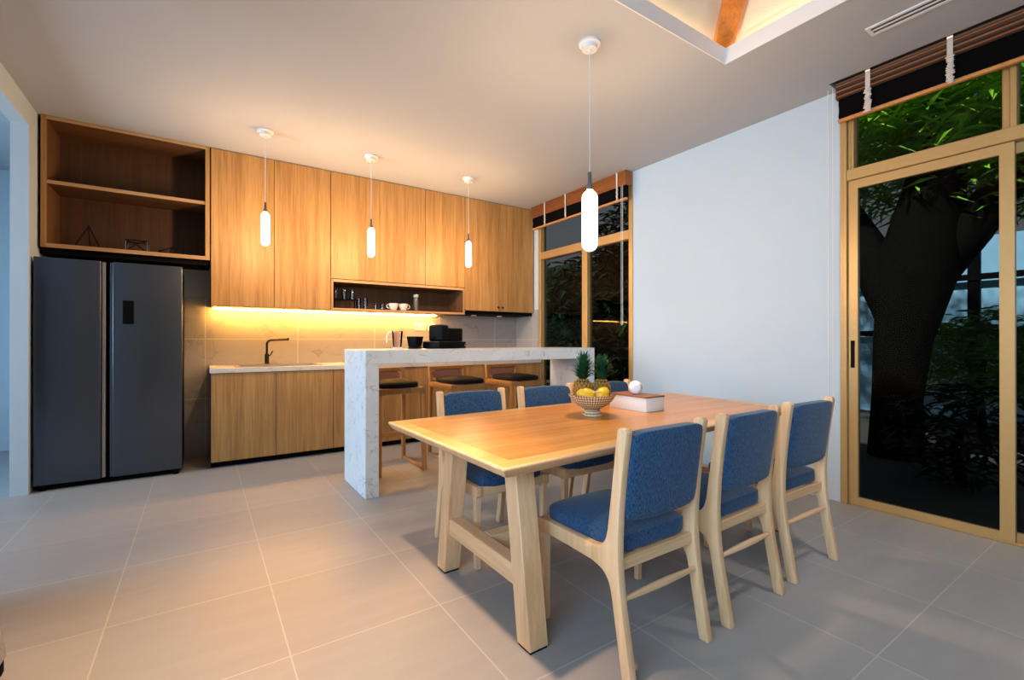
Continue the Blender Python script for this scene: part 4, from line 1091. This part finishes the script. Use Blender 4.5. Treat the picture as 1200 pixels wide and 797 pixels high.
tree('leaning garden tree with a dark trunk and bright feathery leaves outside the sliding door', (6.0, 1.78, -0.03),
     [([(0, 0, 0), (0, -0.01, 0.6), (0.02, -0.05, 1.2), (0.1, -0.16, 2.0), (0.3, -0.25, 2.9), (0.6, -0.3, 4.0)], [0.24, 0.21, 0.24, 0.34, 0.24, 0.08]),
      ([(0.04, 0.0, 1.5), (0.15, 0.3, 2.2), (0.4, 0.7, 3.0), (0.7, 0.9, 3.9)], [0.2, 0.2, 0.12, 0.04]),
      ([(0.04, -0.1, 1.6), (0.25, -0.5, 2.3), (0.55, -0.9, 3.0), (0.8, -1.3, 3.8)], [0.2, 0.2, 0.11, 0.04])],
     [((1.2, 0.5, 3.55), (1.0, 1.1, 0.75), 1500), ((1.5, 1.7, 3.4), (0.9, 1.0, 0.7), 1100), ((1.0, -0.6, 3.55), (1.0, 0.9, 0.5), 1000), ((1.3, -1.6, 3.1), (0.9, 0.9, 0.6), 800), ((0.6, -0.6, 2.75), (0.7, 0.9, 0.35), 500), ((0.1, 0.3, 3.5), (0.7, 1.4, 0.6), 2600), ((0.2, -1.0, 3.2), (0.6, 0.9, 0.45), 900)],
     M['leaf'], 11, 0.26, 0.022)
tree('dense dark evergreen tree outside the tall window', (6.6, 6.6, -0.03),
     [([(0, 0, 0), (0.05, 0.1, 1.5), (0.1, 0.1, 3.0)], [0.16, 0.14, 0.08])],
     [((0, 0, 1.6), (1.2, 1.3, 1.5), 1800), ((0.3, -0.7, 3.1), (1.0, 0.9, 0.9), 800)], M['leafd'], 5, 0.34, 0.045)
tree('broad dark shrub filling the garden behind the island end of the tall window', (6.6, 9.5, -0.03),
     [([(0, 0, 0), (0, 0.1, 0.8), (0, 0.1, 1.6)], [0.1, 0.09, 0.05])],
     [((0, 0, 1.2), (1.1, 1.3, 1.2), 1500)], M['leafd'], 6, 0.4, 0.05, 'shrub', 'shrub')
tree('bright green bush in front of the pale garden wall', (8.0, 1.50, -0.03),
     [([(0, 0, 0), (0, 0.05, 0.5), (0, 0, 1.0)], [0.05, 0.05, 0.03])],
     [((0, 0, 1.0), (0.5, 0.7, 0.62), 1300)], M['leafb'], 8, 0.26, 0.02, 'bush', 'bush')
tree('low dark bush at the foot of the leaning tree', (5.2, 1.1, -0.03),
     [([(0, 0, 0), (0, 0.05, 0.3), (0, 0, 0.5)], [0.04, 0.04, 0.02])],
     [((0, 0, 0.45), (0.45, 0.5, 0.45), 500)], M['leafd'], 9, 0.2, 0.02, 'bush', 'bush')
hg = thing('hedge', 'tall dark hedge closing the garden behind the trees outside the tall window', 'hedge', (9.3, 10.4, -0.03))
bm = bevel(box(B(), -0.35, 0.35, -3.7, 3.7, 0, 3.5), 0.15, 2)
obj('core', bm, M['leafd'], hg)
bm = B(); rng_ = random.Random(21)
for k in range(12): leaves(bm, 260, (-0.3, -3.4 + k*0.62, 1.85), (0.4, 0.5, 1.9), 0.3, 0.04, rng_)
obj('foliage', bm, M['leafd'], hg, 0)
gw = thing('garden_building', 'pale blue neighbouring wall with dark posts beyond the garden', 'building', (9.6, 3.0, -0.03))
obj('wall', box(B(), 0, 0.2, -6, 3.6, 0, 2.75), M['gwall'], gw, 0)
for y in (-2.2, -1.1, -0.35, 0.55, 1.4, 2.3, 3.3): obj('post', box(B(), -0.08, -0.01, y - 0.06, y + 0.06, 0, 2.75), M['bark'], gw, 0)
for z in (1.28, 2.10): obj('rail', box(B(), -0.10, -0.081, -6, 3.6, z, z + 0.09), M['bark'], gw, 0)

# ------------------------------------------------------------------ light
def area(name, loc, target, sx, sy, power, col, spread=180):
    l = bpy.data.lights.new(name, 'AREA'); l.shape = 'RECTANGLE'; l.size = sx; l.size_y = sy; l.energy = power; l.color = col
    l.spread = math.radians(spread)
    o = bpy.data.objects.new(name, l); COL.objects.link(o); o.location = loc
    o.rotation_euler = (Vector(target) - Vector(loc)).to_track_quat('-Z', 'Y').to_euler()
    return o
COOL = (0.50, 0.76, 1.0)
area('hall_daylight', (-4.7, 3.95, 1.7), (0, 3.95, 1.2), 2.2, 2.0, 165, COOL, 110)
area('side_daylight', (-1.3, -0.4, 1.80), (2.5, 1.2, 1.45), 3.0, 1.3, 80, (0.55, 0.78, 1.0), 105)
for bx_, by_, zt, zb, r in BULBS:
    for q in (0.27, 0.73):
        l = bpy.data.lights.new('lamp_bulb', 'POINT'); l.shadow_soft_size = r*0.8
        l.energy, l.color = (85, (1.0, 0.66, 0.39)) if r > 0.04 else (52, (1.0, 0.60, 0.30))
        o = bpy.data.objects.new('lamp_bulb', l); COL.objects.link(o); o.location = (bx_, by_, zb + (zt - zb)*q)
def spot(name, loc, target, power, col, ang, blend, r=0.06):
    l = bpy.data.lights.new(name, 'SPOT'); l.energy = power; l.color = col; l.spot_size = math.radians(ang); l.spot_blend = blend; l.shadow_soft_size = r
    o = bpy.data.objects.new(name, l); COL.objects.link(o); o.location = loc
    o.rotation_euler = (Vector(target) - Vector(loc)).to_track_quat('-Z', 'Y').to_euler()
spot('floor_spot', (0.25, 1.45, 3.04), (0.2, 1.75, 0), 720, (1.0, 0.62, 0.36), 58, 0.9)
spot('floor_spot', (2.45, 0.35, 3.04), (2.95, 0.5, 0), 150, (1.0, 0.84, 0.70), 70, 1.0, 0.12)  # added fill without a fixture, lifts the floor by the sliding door
l = bpy.data.lights.new('sun', 'SUN'); l.energy = 20.0; l.angle = math.radians(2); l.color = (1.0, 0.95, 0.85)
o = bpy.data.objects.new('sun', l); COL.objects.link(o); o.rotation_euler = Vector((0.62, -0.12, -0.78)).to_track_quat('-Z', 'Y').to_euler()
wd = bpy.data.worlds.new('sky'); SC.world = wd; wd.use_nodes = True
bg = wd.node_tree.nodes['Background']; bg.inputs['Color'].default_value = (0.75, 0.72, 0.78, 1); bg.inputs['Strength'].default_value = 0.45

# ------------------------------------------------------------------ camera
cam = bpy.data.cameras.new('camera'); co = bpy.data.objects.new('camera', cam); COL.objects.link(co)
cam.sensor_width = 36.0; cam.lens = 543.4/1200*36.0
cam.clip_start = 0.05
co.location = (0, 0, CAM_H)
co.rotation_euler = (PI/2 + 0.00174, 0, -0.5914)
SC.camera = co
SC.view_settings.view_transform = 'Standard'
SC.view_settings.look = 'None'
SC.view_settings.exposure = -0.3
SC.view_settings.gamma = 1.0
SC.view_settings.use_curve_mapping = False
SC.cycles.max_bounces = 8
SC.cycles.sample_clamp_indirect = 6.0
